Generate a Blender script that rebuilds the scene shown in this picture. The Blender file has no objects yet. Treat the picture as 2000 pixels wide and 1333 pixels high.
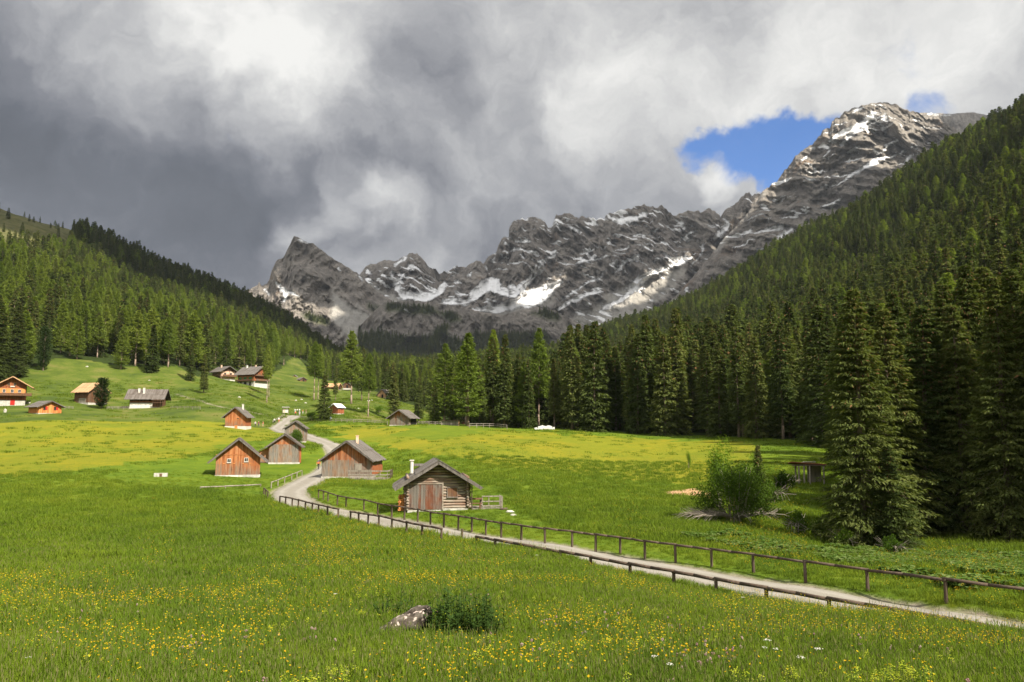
import bpy, math, random
import numpy as np
from mathutils import Vector, Matrix

sc = bpy.context.scene
R = math.radians
F = 1500.0
PITCH = math.atan((835 - 666.5) / F)
CP, SP = math.cos(PITCH), math.sin(PITCH)
EXPO = 1.15

# ---------------------------------------------------------------- camera
cam = bpy.data.cameras.new('camera')
cam.sensor_width = 36.0
cam.lens = 36.0 * F / 2000.0
cam.clip_start = 0.1
cam.clip_end = 30000
cam_ob = bpy.data.objects.new('camera', cam)
sc.collection.objects.link(cam_ob)
cam_ob.rotation_euler = (math.pi / 2 + PITCH, 0, 0)
sc.camera = cam_ob
sc.view_settings.view_transform = 'Standard'
sc.view_settings.look = 'None'
sc.view_settings.gamma = 1
sc.view_settings.exposure = EXPO
sc.cycles.max_bounces = 6
sc.cycles.diffuse_bounces = 3
sc.cycles.transmission_bounces = 4
sc.cycles.transparent_max_bounces = 6

# ---------------------------------------------------------------- sun
SUN_EL = R(46)
SUN_AZ = R(134)          # clockwise from +Y (view direction): right and behind the camera
SUN = Vector((math.sin(SUN_AZ) * math.cos(SUN_EL), math.cos(SUN_AZ) * math.cos(SUN_EL), math.sin(SUN_EL)))
sl = bpy.data.lights.new('sun', 'SUN')
sl.energy = 4.6
sl.angle = R(0.5)
sl.color = (1.0, 0.93, 0.80)
so = bpy.data.objects.new('sun', sl)
sc.collection.objects.link(so)
so.rotation_euler = SUN.to_track_quat('Z', 'Y').to_euler()

def pxdir(px, py):
    x = (px - 1000.0) / F
    y = (666.5 - py) / F
    return (x, CP - y * SP, SP + y * CP)

# ---------------------------------------------------------------- world: sky and cloud cover
class NT:
    def __init__(s, tree):
        s.t = tree; s.n = tree.nodes; s.l = tree.links
    def new(s, typ, **kw):
        n = s.n.new(typ)
        for k, v in kw.items():
            if k == 'ins':
                for a, b in v.items():
                    if hasattr(b, 'is_output') or isinstance(b, bpy.types.NodeSocket):
                        s.l.new(b, n.inputs[a])
                    else:
                        n.inputs[a].default_value = b
            else:
                setattr(n, k, v)
        return n
    def math(s, op, a, b=0.0, c=0.0, clamp=False):
        n = s.n.new('ShaderNodeMath'); n.operation = op; n.use_clamp = clamp
        for i, v in enumerate((a, b, c)):
            if isinstance(v, bpy.types.NodeSocket): s.l.new(v, n.inputs[i])
            else: n.inputs[i].default_value = v
        return n.outputs[0]
    def vmath(s, op, a, b=(0, 0, 0), scale=1.0):
        n = s.n.new('ShaderNodeVectorMath'); n.operation = op
        for i, v in enumerate((a, b)):
            if isinstance(v, bpy.types.NodeSocket): s.l.new(v, n.inputs[i])
            else: n.inputs[i].default_value = v
        if op == 'SCALE':
            if isinstance(scale, bpy.types.NodeSocket): s.l.new(scale, n.inputs['Scale'])
            else: n.inputs['Scale'].default_value = scale
        return n.outputs['Value'] if op in ('DOT_PRODUCT', 'LENGTH') else n.outputs['Vector']
    def noise(s, vec, scale, detail=4, rough=0.55, dist=0.0, lac=2.0):
        n = s.n.new('ShaderNodeTexNoise')
        s.l.new(vec, n.inputs['Vector'])
        n.inputs['Scale'].default_value = scale; n.inputs['Detail'].default_value = detail
        n.inputs['Roughness'].default_value = rough; n.inputs['Distortion'].default_value = dist
        n.inputs['Lacunarity'].default_value = lac
        return n
    def ramp(s, fac, stops, interp='LINEAR'):
        n = s.n.new('ShaderNodeValToRGB'); n.color_ramp.interpolation = interp
        el = n.color_ramp.elements
        while len(el) > 1: el.remove(el[-1])
        el[0].position = stops[0][0]; el[0].color = tuple(stops[0][1]) + (1,)
        for p, c in stops[1:]:
            e = el.new(p); e.color = tuple(c) + (1,)
        s.l.new(fac, n.inputs[0])
        return n.outputs[0]
    def mix(s, fac, a, b, mode='MIX'):
        n = s.n.new('ShaderNodeMix'); n.data_type = 'RGBA'; n.blend_type = mode
        if isinstance(fac, bpy.types.NodeSocket): s.l.new(fac, n.inputs['Factor'])
        else: n.inputs['Factor'].default_value = fac
        for i, v in ((6, a), (7, b)):
            if isinstance(v, bpy.types.NodeSocket): s.l.new(v, n.inputs[i])
            else: n.inputs[i].default_value = tuple(v) + (1,) if len(v) == 3 else v
        return n.outputs[2]
    def maprange(s, v, a, b, c=0.0, d=1.0, smooth=False):
        n = s.n.new('ShaderNodeMapRange')
        if smooth: n.interpolation_type = 'SMOOTHSTEP'
        s.l.new(v, n.inputs[0])
        for i, q in enumerate((a, b, c, d)): n.inputs[i + 1].default_value = q
        return n.outputs[0]

world = bpy.data.worlds.new('World')
sc.world = world
world.use_nodes = True
wt = NT(world.node_tree); wt.n.clear()
tc = wt.new('ShaderNodeTexCoord')
d0 = tc.outputs['Generated']
wn1 = wt.noise(d0, 3.2, 6, 0.6)
wn2 = wt.noise(d0, 11.0, 5, 0.6)
off = wt.vmath('SCALE', wt.vmath('SUBTRACT', wn1.outputs['Color'], (0.5, 0.5, 0.5)), scale=0.22)
off2 = wt.vmath('SCALE', wt.vmath('SUBTRACT', wn2.outputs['Color'], (0.5, 0.5, 0.5)), scale=0.075)
dw = wt.vmath('NORMALIZE', wt.vmath('ADD', wt.vmath('ADD', d0, off), off2))
def blob(px, py, rad, amp, vec=dw):
    v = Vector(pxdir(px, py)).normalized()
    dt = wt.vmath('DOT_PRODUCT', vec, tuple(v))
    w = wt.maprange(dt, math.cos(rad / F * 1.3), 1.0, 0, amp)
    return w
blobs = [(430, -20, 260, .26), (560, 95, 150, .12), (545, 195, 150, .20), (300, 60, 170, .18), (840, 60, 200, .12), (680, 210, 160, .12),
         (1290, 120, 190, .26), (1130, -20, 240, .10), (1240, 230, 150, .14), (735, 398, 55, .36), (600, 412, 55, .36), (665, 404, 60, .20),
         (570, 450, 45, .22), (1390, 340, 45, .38), (1480, 190, 130, .20), (700, 500, 110, .16), (880, 480, 160, .08), (1900, 80, 300, .30), (1000, 60, 240, .12), (250, 200, 120, .10), (1650, 90, 220, .18),
         (120, 430, 330, -.34), (10, 190, 170, -.18), (760, 320, 200, -.12), (420, 500, 170, -.22), (940, 465, 70, -.20),
         (380, 200, 60, -.16), (500, 335, 190, -.14), (1130, 360, 170, -.08), (860, 130, 110, -.12), (640, 370, 150, -.16), (1400, 90, 60, -.12)]
B = None
for b in blobs:
    w = blob(*b)
    B = w if B is None else wt.math('ADD', B, w)
n3 = wt.noise(dw, 4.2, 9, 0.64, 0.35)
n4 = wt.noise(dw, 13.0, 9, 0.62, 0.3)
B = wt.math('ADD', B, wt.math('MULTIPLY', wt.math('SUBTRACT', n3.outputs['Fac'], 0.5), 0.95))
B = wt.math('ADD', B, wt.math('MULTIPLY', wt.math('SUBTRACT', n4.outputs['Fac'], 0.5), 0.60))
B = wt.math('ADD', B, 0.44)
G = 1.0 / 2 ** EXPO
sepd = wt.new('ShaderNodeSeparateXYZ'); wt.l.new(d0, sepd.inputs[0])
# unseen sky overhead and behind the camera, brightened as added fill light
hi_ = wt.maprange(sepd.outputs['Z'], 0.58, 0.95, 0.0, 1.0, True)
bk_ = wt.math('MULTIPLY', wt.maprange(sepd.outputs['Y'], 0.25, -0.5, 0.0, 1.0, True), wt.maprange(sepd.outputs['Z'], 0.0, 0.25, 0.3, 1.0, True))
thin = wt.math('MAXIMUM', hi_, bk_)  # weight of that added brightness
B = wt.math('ADD', B, wt.math('MULTIPLY', thin, 0.35))
gain = wt.math('ADD', 1.0, wt.math('MULTIPLY', thin, 1.1))
Bn = wt.maprange(B, -0.35, 1.05)
cl = wt.ramp(Bn, [(0.0, (.046 * G, .053 * G, .072 * G)), (0.22, (.092 * G, .102 * G, .130 * G)), (0.42, (.190 * G, .198 * G, .228 * G)), (0.60, (.375 * G, .38 * G, .40 * G)),
                 (0.77, (.60 * G, .60 * G, .60 * G)), (1.0, (.93 * G, .92 * G, .89 * G))])
dwb = wt.vmath('NORMALIZE', wt.vmath('ADD', d0, wt.vmath('ADD', wt.vmath('SCALE', off, scale=0.35), wt.vmath('SCALE', off2, scale=1.1))))
Bl = None
for b in [(1470, 315, 105, 1.2), (1560, 268, 80, 1.1), (1405, 305, 60, .75), (1620, 235, 50, .5), (1740, 150, 80, .25), (1800, 212, 40, .45),
          (1870, 200, 40, .2), (1500, 215, 60, .25), (1340, 292, 34, .5), (1545, 175, 75, -1.2), (1680, 200, 60, -.5), (1405, 350, 60, -1.3), (1500, 385, 60, -.6), (1360, 240, 80, -.5)]:
    w = blob(*b, vec=dwb)
    Bl = w if Bl is None else wt.math('ADD', Bl, w)
n5 = wt.noise(d0, 20.0, 7, 0.65, 0.6)
Bl = wt.math('ADD', Bl, wt.math('MULTIPLY', wt.math('SUBTRACT', n5.outputs['Fac'], 0.5), 1.1))
bm = wt.maprange(Bl, 0.16, 0.86, 0, 1, True)
sky = wt.new('ShaderNodeTexSky', sky_type='NISHITA', sun_disc=False, sun_elevation=SUN_EL, sun_rotation=SUN_AZ, altitude=1800.0,
             air_density=1.0, dust_density=0.3, ozone_density=3.0)
skyc = wt.mix(1.0, sky.outputs[0], (0.46, 0.72, 1.0), 'MULTIPLY')
bg1 = wt.new('ShaderNodeBackground', ins={'Color': skyc, 'Strength': 0.085})
bg2 = wt.new('ShaderNodeBackground', ins={'Color': cl, 'Strength': gain})
mx = wt.new('ShaderNodeMixShader')
wt.l.new(bm, mx.inputs[0]); wt.l.new(bg2.outputs[0], mx.inputs[1]); wt.l.new(bg1.outputs[0], mx.inputs[2])
wo = wt.new('ShaderNodeOutputWorld')
wt.l.new(mx.outputs[0], wo.inputs[0])

# ---------------------------------------------------------------- numpy noise
_rs = np.random.RandomState(7)
_perm = _rs.permutation(4096)
def _hash(ix, iy, iz):
    return _perm[(_perm[(_perm[ix & 4095] + iy) & 4095] + iz) & 4095]
_g = _rs.normal(size=(4096, 3)); _g /= np.linalg.norm(_g, axis=1)[:, None]
def pnoise(x, y, z=0.0):
    x = np.asarray(x, float); y = np.asarray(y, float); z = np.zeros_like(x) + z
    ix = np.floor(x).astype(int); iy = np.floor(y).astype(int); iz = np.floor(z).astype(int)
    fx, fy, fz = x - ix, y - iy, z - iz
    u, v, w = [t * t * t * (t * (t * 6 - 15) + 10) for t in (fx, fy, fz)]
    r = 0
    for a in (0, 1):
        for b in (0, 1):
            for c in (0, 1):
                g = _g[_hash(ix + a, iy + b, iz + c)]
                d = g[..., 0] * (fx - a) + g[..., 1] * (fy - b) + g[..., 2] * (fz - c)
                r = r + d * (u if a else 1 - u) * (v if b else 1 - v) * (w if c else 1 - w)
    return r * 1.5
def fbm(x, y, z=0.0, o=4, gain=0.5):
    r = 0; a = 1.0
    for i in range(o):
        r = r + a * pnoise(x * 2 ** i + 13.7 * i, y * 2 ** i - 7.1 * i, z * 2 ** i + 3.3 * i); a *= gain
    return r
def ridged(x, y, z=0.0, o=5, gain=0.55):
    r = 0; a = 1.0
    for i in range(o):
        r = r + a * (1 - np.abs(pnoise(x * 2 ** i + 5.7 * i, y * 2 ** i - 9.1 * i, z * 2 ** i + 1.3 * i)) * 2); a *= gain
    return r

# ---------------------------------------------------------------- terrain function
def P3(px, py, D):
    d = pxdir(px, py); t = D / d[1]
    return (d[0] * t, D, d[2] * t)
CTRL = [(x, 1333, 9.6) for x in (-200, 250, 700, 1150, 1600, 2200)]
CTRL += [(x, 1240, 14.0) for x in (-200, 250, 700, 1150)] + [(1500, 1240, 15.5)]
CTRL += [(x, 1150, 23) for x in (-200, 300, 700)] + [(x, 1080, 38) for x in (-200, 300, 700)]
CTRL += [(x, 1020, 58) for x in (-200, 200, 500)] + [(x, 960, 88) for x in (-200, 150, 400)]
CTRL += [(1500, 1198, 25), (1500, 1179, 31.5), (2000, 1290, 15), (2000, 1256, 21.3), (2000, 1272, 24.8), (2000, 1228, 27.2), (1750, 1262, 16), (1750, 1220, 24.2), (1750, 1223, 27.8), (1750, 1196, 30.0),
         (2250, 1300, 16), (2250, 1285, 20), (2250, 1310, 22.6), (1845, 1168, 30.6), (2000, 1190, 28.7), (1100, 1120, 30), (1100, 1095, 40), (1150, 1108, 39.5), (1307, 1140, 35.6),
         (940, 1060, 48), (900, 1080, 40), (700, 1012, 63), (560, 985, 76), (660, 1003, 66),
         (1572, 1126, 36.4), (1319, 1087, 43), (1117, 1056, 49.5), (979, 1040, 53.5), (816, 1015, 61),
         (1690, 1080, 50), (2000, 1120, 38), (2250, 1140, 36), (1900, 1050, 58), (1800, 1035, 64), (2000, 1030, 62),
         (1300, 1050, 50), (1200, 1000, 66), (1450, 1030, 58), (1340, 968, 82), (1500, 935, 102), (1575, 940, 98), (1200, 900, 130), (1400, 890, 135),
         (1300, 851, 185), (1580, 863, 150), (1440, 856, 168), (1100, 838, 205), (1000, 835, 215), (900, 831, 212), (787, 831, 200), (1000, 900, 122), (1000, 950, 85), (850, 900, 125),
         (865, 998, 66.5), (690, 934, 118), (722, 944, 111), (768, 943, 111), (465, 932, 118), (600, 960, 92), (780, 950, 98), (553, 907, 138), (578, 864, 165), (466, 838, 225), (500, 834, 240),
         (578, 813, 300), (545, 827, 255), (557, 809, 290), (660, 867, 165), (700, 850, 180), (-200, 950, 95), (150, 900, 128), (-200, 850, 185), (0, 803, 238), (92, 808, 232),
         (20, 793, 250), (290, 798, 270), (166, 789, 275), (250, 850, 190), (350, 880, 150), (330, 770, 310), (430, 800, 262), (400, 782, 290),
         (-200, 740, 290), (0, 745, 300), (100, 717, 335), (235, 724, 350), (350, 724, 370), (437, 748, 400), (490, 756, 370), (560, 737, 480), (560, 792, 335), (600, 765, 400),
         (650, 762, 430), (690, 792, 310), (650, 809, 272), (750, 802, 320), (850, 790, 400), (760, 772, 430), (640, 740, 560), (710, 815, 280),
         (850, 742, 700), (850, 728, 1000), (900, 716, 1300), (750, 722, 1350), (650, 690, 1300), (1050, 706, 1400),
         (-200, 330, 900), (0, 405, 960), (130, 450, 980), (250, 512, 1050), (430, 577, 1150), (540, 632, 1220), (-200, 480, 600), (0, 560, 560), (-200, 640, 400), (0, 655, 430), (250, 620, 620), (250, 570, 800),
         (430, 650, 700), (600, 700, 880), (150, 670, 430), (350, 680, 500), (480, 700, 560),
         (2200, 70, 560), (2000, 240, 650), (1900, 297, 720), (1800, 352, 800), (1600, 462, 950), (1500, 515, 1050), (1350, 603, 1250), (1160, 676, 1500), (2250, 300, 350), (2000, 500, 320), (1800, 600, 360),
         (1600, 700, 340), (1400, 765, 350), (1200, 795, 350), (1000, 790, 400), (1000, 730, 700), (2000, 850, 120), (2250, 850, 80), (2000, 960, 80), (1700, 845, 175),
         (2250, 1000, 55), (1800, 480, 550), (1600, 580, 600), (1400, 660, 700), (1200, 720, 750)]
pts = []
for c in CTRL:
    p = P3(*c); r = math.hypot(p[0], p[1]); pts.append((math.atan2(p[0], p[1]), math.log(r), p[2] / r))
for th in (-0.75, -0.35, 0, 0.35, 0.75):
    pts.append((th, math.log(1.2), -1.75 / 1.2)); pts.append((th, math.log(4.0), -2.25 / 4.0))
# behind the ridges the ground falls away
for px, D, s in ((-200, 1700, .16), (0, 1700, .14), (250, 1800, .10), (430, 1900, .07), (650, 2100, .05), (850, 2000, .06), (1050, 2100, .06),
                 (1200, 2300, .07), (1350, 2100, .08), (1500, 1900, .10), (1800, 1600, .16), (2000, 1400, .2), (2200, 1300, .22)):
    x = (px - 1000) / F * D; pts.append((math.atan2(x, D), math.log(math.hypot(x, D)), s))
for th in (-0.75, -0.3, 0.1, 0.4, 0.75):
    pts.append((th, math.log(9000), -.01))
pts = np.array(pts)
TS = 2.6
A2 = np.stack([pts[:, 0] * TS, pts[:, 1]], 1)
def kern(d2): return np.sqrt(d2 + 0.02)
n = len(pts)
K = kern(((A2[:, None] - A2[None]) ** 2).sum(-1))
M = np.zeros((n + 3, n + 3)); M[:n, :n] = K + np.eye(n) * -1e-4
Q = np.c_[np.ones(n), A2]; M[:n, n:] = Q; M[n:, :n] = Q.T
RBW = np.linalg.solve(M, np.r_[pts[:, 2], 0, 0, 0])
def H(x, y):
    x = np.asarray(x, float); y = np.asarray(y, float)
    sh = x.shape; x = x.ravel(); y = y.ravel()
    r = np.maximum(np.hypot(x, y), 1.0)
    th = np.arctan2(x, y)
    th = np.clip(th, -0.76, 0.76) * TS; lr = np.log(r)
    out = np.empty_like(x)
    for i in range(0, len(x), 60000):
        s = slice(i, i + 60000)
        k = kern((th[s, None] - A2[None, :, 0]) ** 2 + (lr[s, None] - A2[None, :, 1]) ** 2)
        out[s] = k @ RBW[:-3] + RBW[-3] + RBW[-2] * th[s] + RBW[-1] * lr[s]
    z = r * out
    z += 0.10 * fbm(x / 9, y / 9, 0.3, 3) * np.clip((r - 20) / 120, 0.3, 1) + np.clip((r - 260) / 500, 0, 1) * 9 * fbm(x / 110, y / 110, 2.2, 3)
    return z.reshape(sh)
def H1(x, y): return float(H(np.array([x]), np.array([y]))[0])
def hits(P, h=0.0, t0=5.0, t1=3000.0, N=420):
    """where the rays through picture points P meet the ground raised by h"""
    P = np.array(P, float).reshape(-1, 2)
    D = np.exp(np.linspace(math.log(t0), math.log(t1), N))
    x = (P[:, 0] - 1000) / F; y = (666.5 - P[:, 1]) / F
    d = np.stack([x, CP - y * SP, SP + y * CP], 1)
    t = D[None] / d[:, 1:2]
    g = d[:, 2:3] * t - H(d[:, 0:1] * t, np.broadcast_to(D[None], t.shape).copy()) - h
    below = g < 0
    i = np.where(below.any(1), below.argmax(1), N - 1); i = np.maximum(i, 1)
    a = np.arange(len(P))
    Da, Db = D[i - 1], D[i]
    for _ in range(12):
        Dm = (Da + Db) / 2; tm = Dm / d[:, 1]
        gm = d[:, 2] * tm - H(d[:, 0] * tm, Dm) - h
        up = gm >= 0
        Da = np.where(up, Dm, Da); Db = np.where(up, Db, Dm)
    tm = Db / d[:, 1]
    X = d[:, 0] * tm
    return np.stack([X, Db, H(X, Db)], 1)
def hit(px, py, h=0.0): return hits([(px, py)], h)[0]
def proj(x, y, z):
    dep = y * CP + z * SP
    up = -y * SP + z * CP
    return 1000 + F * x / dep, 666.5 - F * up / dep
def inpoly(px, py, poly):
    c = np.zeros(np.shape(px), bool)
    j = len(poly) - 1
    for i in range(len(poly)):
        xi, yi = poly[i]; xj, yj = poly[j]
        m = ((yi > py) != (yj > py))
        with np.errstate(divide='ignore', invalid='ignore'):
            xx = (xj - xi) * (py - yi) / ((yj - yi) if yj != yi else 1e-9) + xi
        c ^= m & (px < xx)
        j = i
    return c

# ---------------------------------------------------------------- object helpers
def tag(o, label=None, cat=None, group=None, kind=None):
    if label: o['label'] = label
    if cat: o['category'] = cat
    if group: o['group'] = group
    if kind: o['kind'] = kind
    return o
def link(o, parent=None):
    sc.collection.objects.link(o)
    if parent is not None: o.parent = parent
    return o
def empty(name, loc, rz=0.0, label=None, cat=None, group=None):
    o = bpy.data.objects.new(name, None); o.empty_display_size = 0.3
    o.location = loc; o.rotation_euler = (0, 0, rz)
    link(o); tag(o, label, cat, group); return o
def np_mesh(name, v, f, mats=(), mi=None, smooth=False, attrs=None):
    """v (N,3), f (M,k) arrays"""
    me = bpy.data.meshes.new(name)
    v = np.asarray(v, np.float32); f = np.asarray(f, np.int32)
    me.vertices.add(len(v)); me.vertices.foreach_set('co', v.ravel())
    k = f.shape[1]
    me.loops.add(f.size); me.loops.foreach_set('vertex_index', f.ravel())
    me.polygons.add(len(f)); me.polygons.foreach_set('loop_start', np.arange(0, f.size, k, dtype=np.int32))
    if mi is not None: me.polygons.foreach_set('material_index', np.asarray(mi, np.int32))
    if smooth: me.polygons.foreach_set('use_smooth', np.ones(len(f), bool))
    for a, val in (attrs or {}).items():
        val = np.asarray(val, np.float32)
        if val.ndim == 1:
            at = me.attributes.new(a, 'FLOAT', 'POINT'); at.data.foreach_set('value', val)
        else:
            at = me.attributes.new(a, 'FLOAT_VECTOR', 'POINT'); at.data.foreach_set('vector', val.ravel())
    for m in mats: me.materials.append(m)
    me.update(calc_edges=True)
    return me
class MB:
    """collects shapes of one mesh"""
    def __init__(s): s.v = []; s.f = []; s.m = []
    def add(s, vs, fs, mi=0, M=None):
        b = len(s.v)
        for p in vs:
            p = Vector(p)
            s.v.append(tuple(M @ p) if M is not None else tuple(p))
        for f in fs: s.f.append(tuple(b + i for i in f)); s.m.append(mi)
    def box(s, x0, x1, y0, y1, z0, z1, mi=0, M=None):
        s.add([(x0, y0, z0), (x1, y0, z0), (x1, y1, z0), (x0, y1, z0), (x0, y0, z1), (x1, y0, z1), (x1, y1, z1), (x0, y1, z1)],
              [(0, 3, 2, 1), (4, 5, 6, 7), (0, 1, 5, 4), (1, 2, 6, 5), (2, 3, 7, 6), (3, 0, 4, 7)], mi, M)
    def prism(s, poly, y0, y1, mi=0, M=None):
        """polygon in xz (counter-clockwise seen from -y) pulled from y0 to y1"""
        n = len(poly)
        vs = [(x, y0, z) for x, z in poly] + [(x, y1, z) for x, z in poly]
        fs = [tuple(range(n)), tuple(range(2 * n - 1, n - 1, -1))] + [(i, i + n, (i + 1) % n + n, (i + 1) % n) for i in range(n)]
        s.add(vs, fs, mi, M)
    def tube(s, pa, pb, ra, rb=None, n=8, mi=0, M=None):
        rb = ra if rb is None else rb
        pa = Vector(pa); pb = Vector(pb); d = (pb - pa).normalized()
        u = d.orthogonal().normalized(); w = d.cross(u)
        vs = []
        for p, r in ((pa, ra), (pb, rb)):
            for i in range(n):
                a = 2 * math.pi * i / n; vs.append(p + (u * math.cos(a) + w * math.sin(a)) * r)
        fs = [(i, (i + 1) % n, n + (i + 1) % n, n + i) for i in range(n)] + [tuple(range(n - 1, -1, -1)), tuple(range(n, 2 * n))]
        s.add(vs, fs, mi, M)
    def path(s, ps, rs, n=6, mi=0):
        for i in range(len(ps) - 1): s.tube(ps[i], ps[i + 1], rs[i], rs[i + 1], n, mi)
    def blob(s, c, r, n=8, m=5, mi=0, j=0.15, rnd=random):
        vs = []; 
        for a in range(m + 1):
            t = math.pi * a / m
            for b in range(n):
                p = 2 * math.pi * b / n; q = 1 + rnd.uniform(-j, j)
                vs.append((c[0] + r[0] * q * math.sin(t) * math.cos(p), c[1] + r[1] * q * math.sin(t) * math.sin(p), c[2] + r[2] * q * math.cos(t)))
        fs = [(a * n + b, (a + 1) * n + b, (a + 1) * n + (b + 1) % n, a * n + (b + 1) % n) for a in range(m) for b in range(n)]
        s.add(vs, fs, mi)
    def build(s, name, mats, parent=None, smooth=False, loc=None):
        me = bpy.data.meshes.new(name); me.from_pydata(s.v, [], s.f)
        mats = mats if isinstance(mats, (list, tuple)) else [mats]
        for m in mats: me.materials.append(m)
        me.polygons.foreach_set('material_index', s.m)
        if smooth: me.polygons.foreach_set('use_smooth', [True] * len(s.f))
        me.update()
        o = bpy.data.objects.new(name, me); link(o, parent)
        if loc is not None: o.location = loc
        return o

# ---------------------------------------------------------------- materials
def mat(name):
    m = bpy.data.materials.new(name); m.use_nodes = True
    t = NT(m.node_tree); t.n.clear()
    out = t.new('ShaderNodeOutputMaterial')
    return m, t, out
def principled(t, out, color, rough=0.8, bump=None, dist=0.02, strength=0.5, spec=0.25, metal=0.0):
    p = t.new('ShaderNodeBsdfPrincipled')
    if isinstance(color, bpy.types.NodeSocket): t.l.new(color, p.inputs['Base Color'])
    else: p.inputs['Base Color'].default_value = tuple(color) + (1,)
    if isinstance(rough, bpy.types.NodeSocket): t.l.new(rough, p.inputs['Roughness'])
    else: p.inputs['Roughness'].default_value = rough
    p.inputs['Specular IOR Level'].default_value = spec
    p.inputs['Metallic'].default_value = metal
    if bump is not None:
        b = t.new('ShaderNodeBump'); b.inputs['Strength'].default_value = strength; b.inputs['Distance'].default_value = dist
        t.l.new(bump, b.inputs['Height']); t.l.new(b.outputs[0], p.inputs['Normal'])
    t.l.new(p.outputs[0], out.inputs[0])
    return p
def simple_mat(name, c1, c2, scale=3.0, rough=0.8, bump=0.01, metal=0.0, spec=0.25):
    m, t, out = mat(name)
    tc = t.new('ShaderNodeTexCoord')
    n = t.noise(tc.outputs['Object'], scale, 5, 0.6)
    c = t.ramp(n.outputs['Fac'], [(0.3, c1), (0.7, c2)])
    principled(t, out, c, rough, n.outputs['Fac'], bump, 0.6, spec, metal)
    return m
def leaf_mat(name, c1, c2, c3=None, trans=0.3, isl=0.35):
    m, t, out = mat(name)
    g = t.new('ShaderNodeNewGeometry'); oi = t.new('ShaderNodeObjectInfo')
    tc = t.new('ShaderNodeTexCoord')
    n = t.noise(tc.outputs['Object'], 0.35, 3, 0.6)
    f = t.math('ADD', t.math('MULTIPLY', g.outputs['Random Per Island'], isl), t.math('MULTIPLY', n.outputs['Fac'], 0.35))
    f = t.math('ADD', f, t.math('MULTIPLY', oi.outputs['Random'], 0.55), clamp=False)
    f = t.math('SUBTRACT', f, 0.15)
    st = [(0.0, c1), (0.6, c2)] + ([(1.0, c3)] if c3 else [])
    c = t.ramp(f, st)
    d = t.new('ShaderNodeBsdfDiffuse'); tr = t.new('ShaderNodeBsdfTranslucent')
    t.l.new(c, d.inputs[0]); 
    c2_ = t.mix(1.0, c, (1.25, 1.3, 0.55), 'MULTIPLY'); t.l.new(c2_, tr.inputs[0])
    mx = t.new('ShaderNodeMixShader'); mx.inputs[0].default_value = trans
    t.l.new(d.outputs[0], mx.inputs[1]); t.l.new(tr.outputs[0], mx.inputs[2]); t.l.new(mx.outputs[0], out.inputs[0])
    return m
# ---------------------------------------------------------------- path outline
OUT_E = [(592, 811), (567, 811.8), (561, 815), (553, 820), (540, 828), (527, 834.4), (533, 839), (560, 847), (585, 852), (600, 856), (624, 864), (636, 872), (641, 881), (638, 893), (628, 908), (614, 919),
         (600, 928), (576, 942), (548, 952), (533, 960), (532, 970), (544, 981), (600, 994), (662, 1006), (700, 1015), (800, 1037), (862, 1049), (1000, 1077), (1150, 1107), (1307, 1135), (1400, 1149),
         (1550, 1177), (1700, 1203), (1850, 1222), (2000, 1241), (2250, 1280), (2600, 1350)]
IN_E = [(592, 814.5), (580, 815.5), (571, 820), (564, 826), (557, 833), (554, 837), (560, 838), (577, 842), (598, 848), (606, 852), (634, 860), (660, 867), (672, 876), (675, 890), (664, 905), (648, 917),
        (634, 930), (612, 945), (603, 953), (599, 960), (602, 969), (618, 981), (655, 991), (700, 999), (740, 1006), (830, 1023), (880, 1031), (1000, 1050), (1150, 1071), (1307, 1098), (1400, 1114),
        (1550, 1138), (1700, 1162), (1850, 1190), (2000, 1217), (2250, 1256), (2600, 1320)]
def resample(P, n):
    P = np.array(P, float); seg = np.r_[0, np.cumsum(np.hypot(*np.diff(P, axis=0).T))]
    t = np.linspace(0, seg[-1], n); return np.stack([np.interp(t, seg, P[:, i]) for i in range(P.shape[1])], 1)
def smooth_rows(P, k):
    for _ in range(k):
        Q = P.copy(); Q[1:-1] = (P[:-2] + 2 * P[1:-1] + P[2:]) / 4; P = Q
    return P
hA = hits(OUT_E)[:, :2]; hB = hits(IN_E)[:, :2]
_d = np.gradient(hB, axis=0); _d /= np.linalg.norm(_d, axis=1)[:, None]
_q = np.array([e[0] for e in IN_E]) >= 862
hA[_q] = hB[_q] + np.stack([_d[:, 1], -_d[:, 0]], 1)[_q] * 3.1
AB = np.c_[hA, hB]
mid = (AB[:, :2] + AB[:, 2:]) / 2
seg = np.r_[0, np.cumsum(np.hypot(*np.diff(mid, axis=0).T))]
tt = np.arange(0, seg[-1], 0.4)
AB = np.stack([np.interp(tt, seg, AB[:, i]) for i in range(4)], 1)
AB = smooth_rows(AB, 14)
_c = (AB[:, :2] + AB[:, 2:]) / 2; _w = np.minimum(np.hypot(*(AB[:, :2] - AB[:, 2:]).T) / 2, 2.3)
_t = np.gradient(_c, axis=0); _t /= np.linalg.norm(_t, axis=1)[:, None]; _n = np.stack([_t[:, 1], -_t[:, 0]], 1)
_s = np.sign(((AB[:, 2:] - AB[:, :2]) * _n).sum(1)); _s[_s == 0] = 1
_w = smooth_rows(_w[:, None], 20)[:, 0]
AB = np.c_[_c - _n * _w[:, None], _c + _n * _w[:, None]]
PC = (AB[:, :2] + AB[:, 2:]) / 2; PW = np.hypot(*(AB[:, :2] - AB[:, 2:]).T) / 2
TR = hits([(520, 811), (490, 806), (462, 801.5), (440, 797.5), (412, 791), (385, 781.5), (362, 775.5), (347, 771)])[:, :2]
sg = np.r_[0, np.cumsum(np.hypot(*np.diff(TR, axis=0).T))]
TR = smooth_rows(np.stack([np.interp(np.arange(0, sg[-1], .8), sg, TR[:, i]) for i in range(2)], 1), 6)
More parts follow.
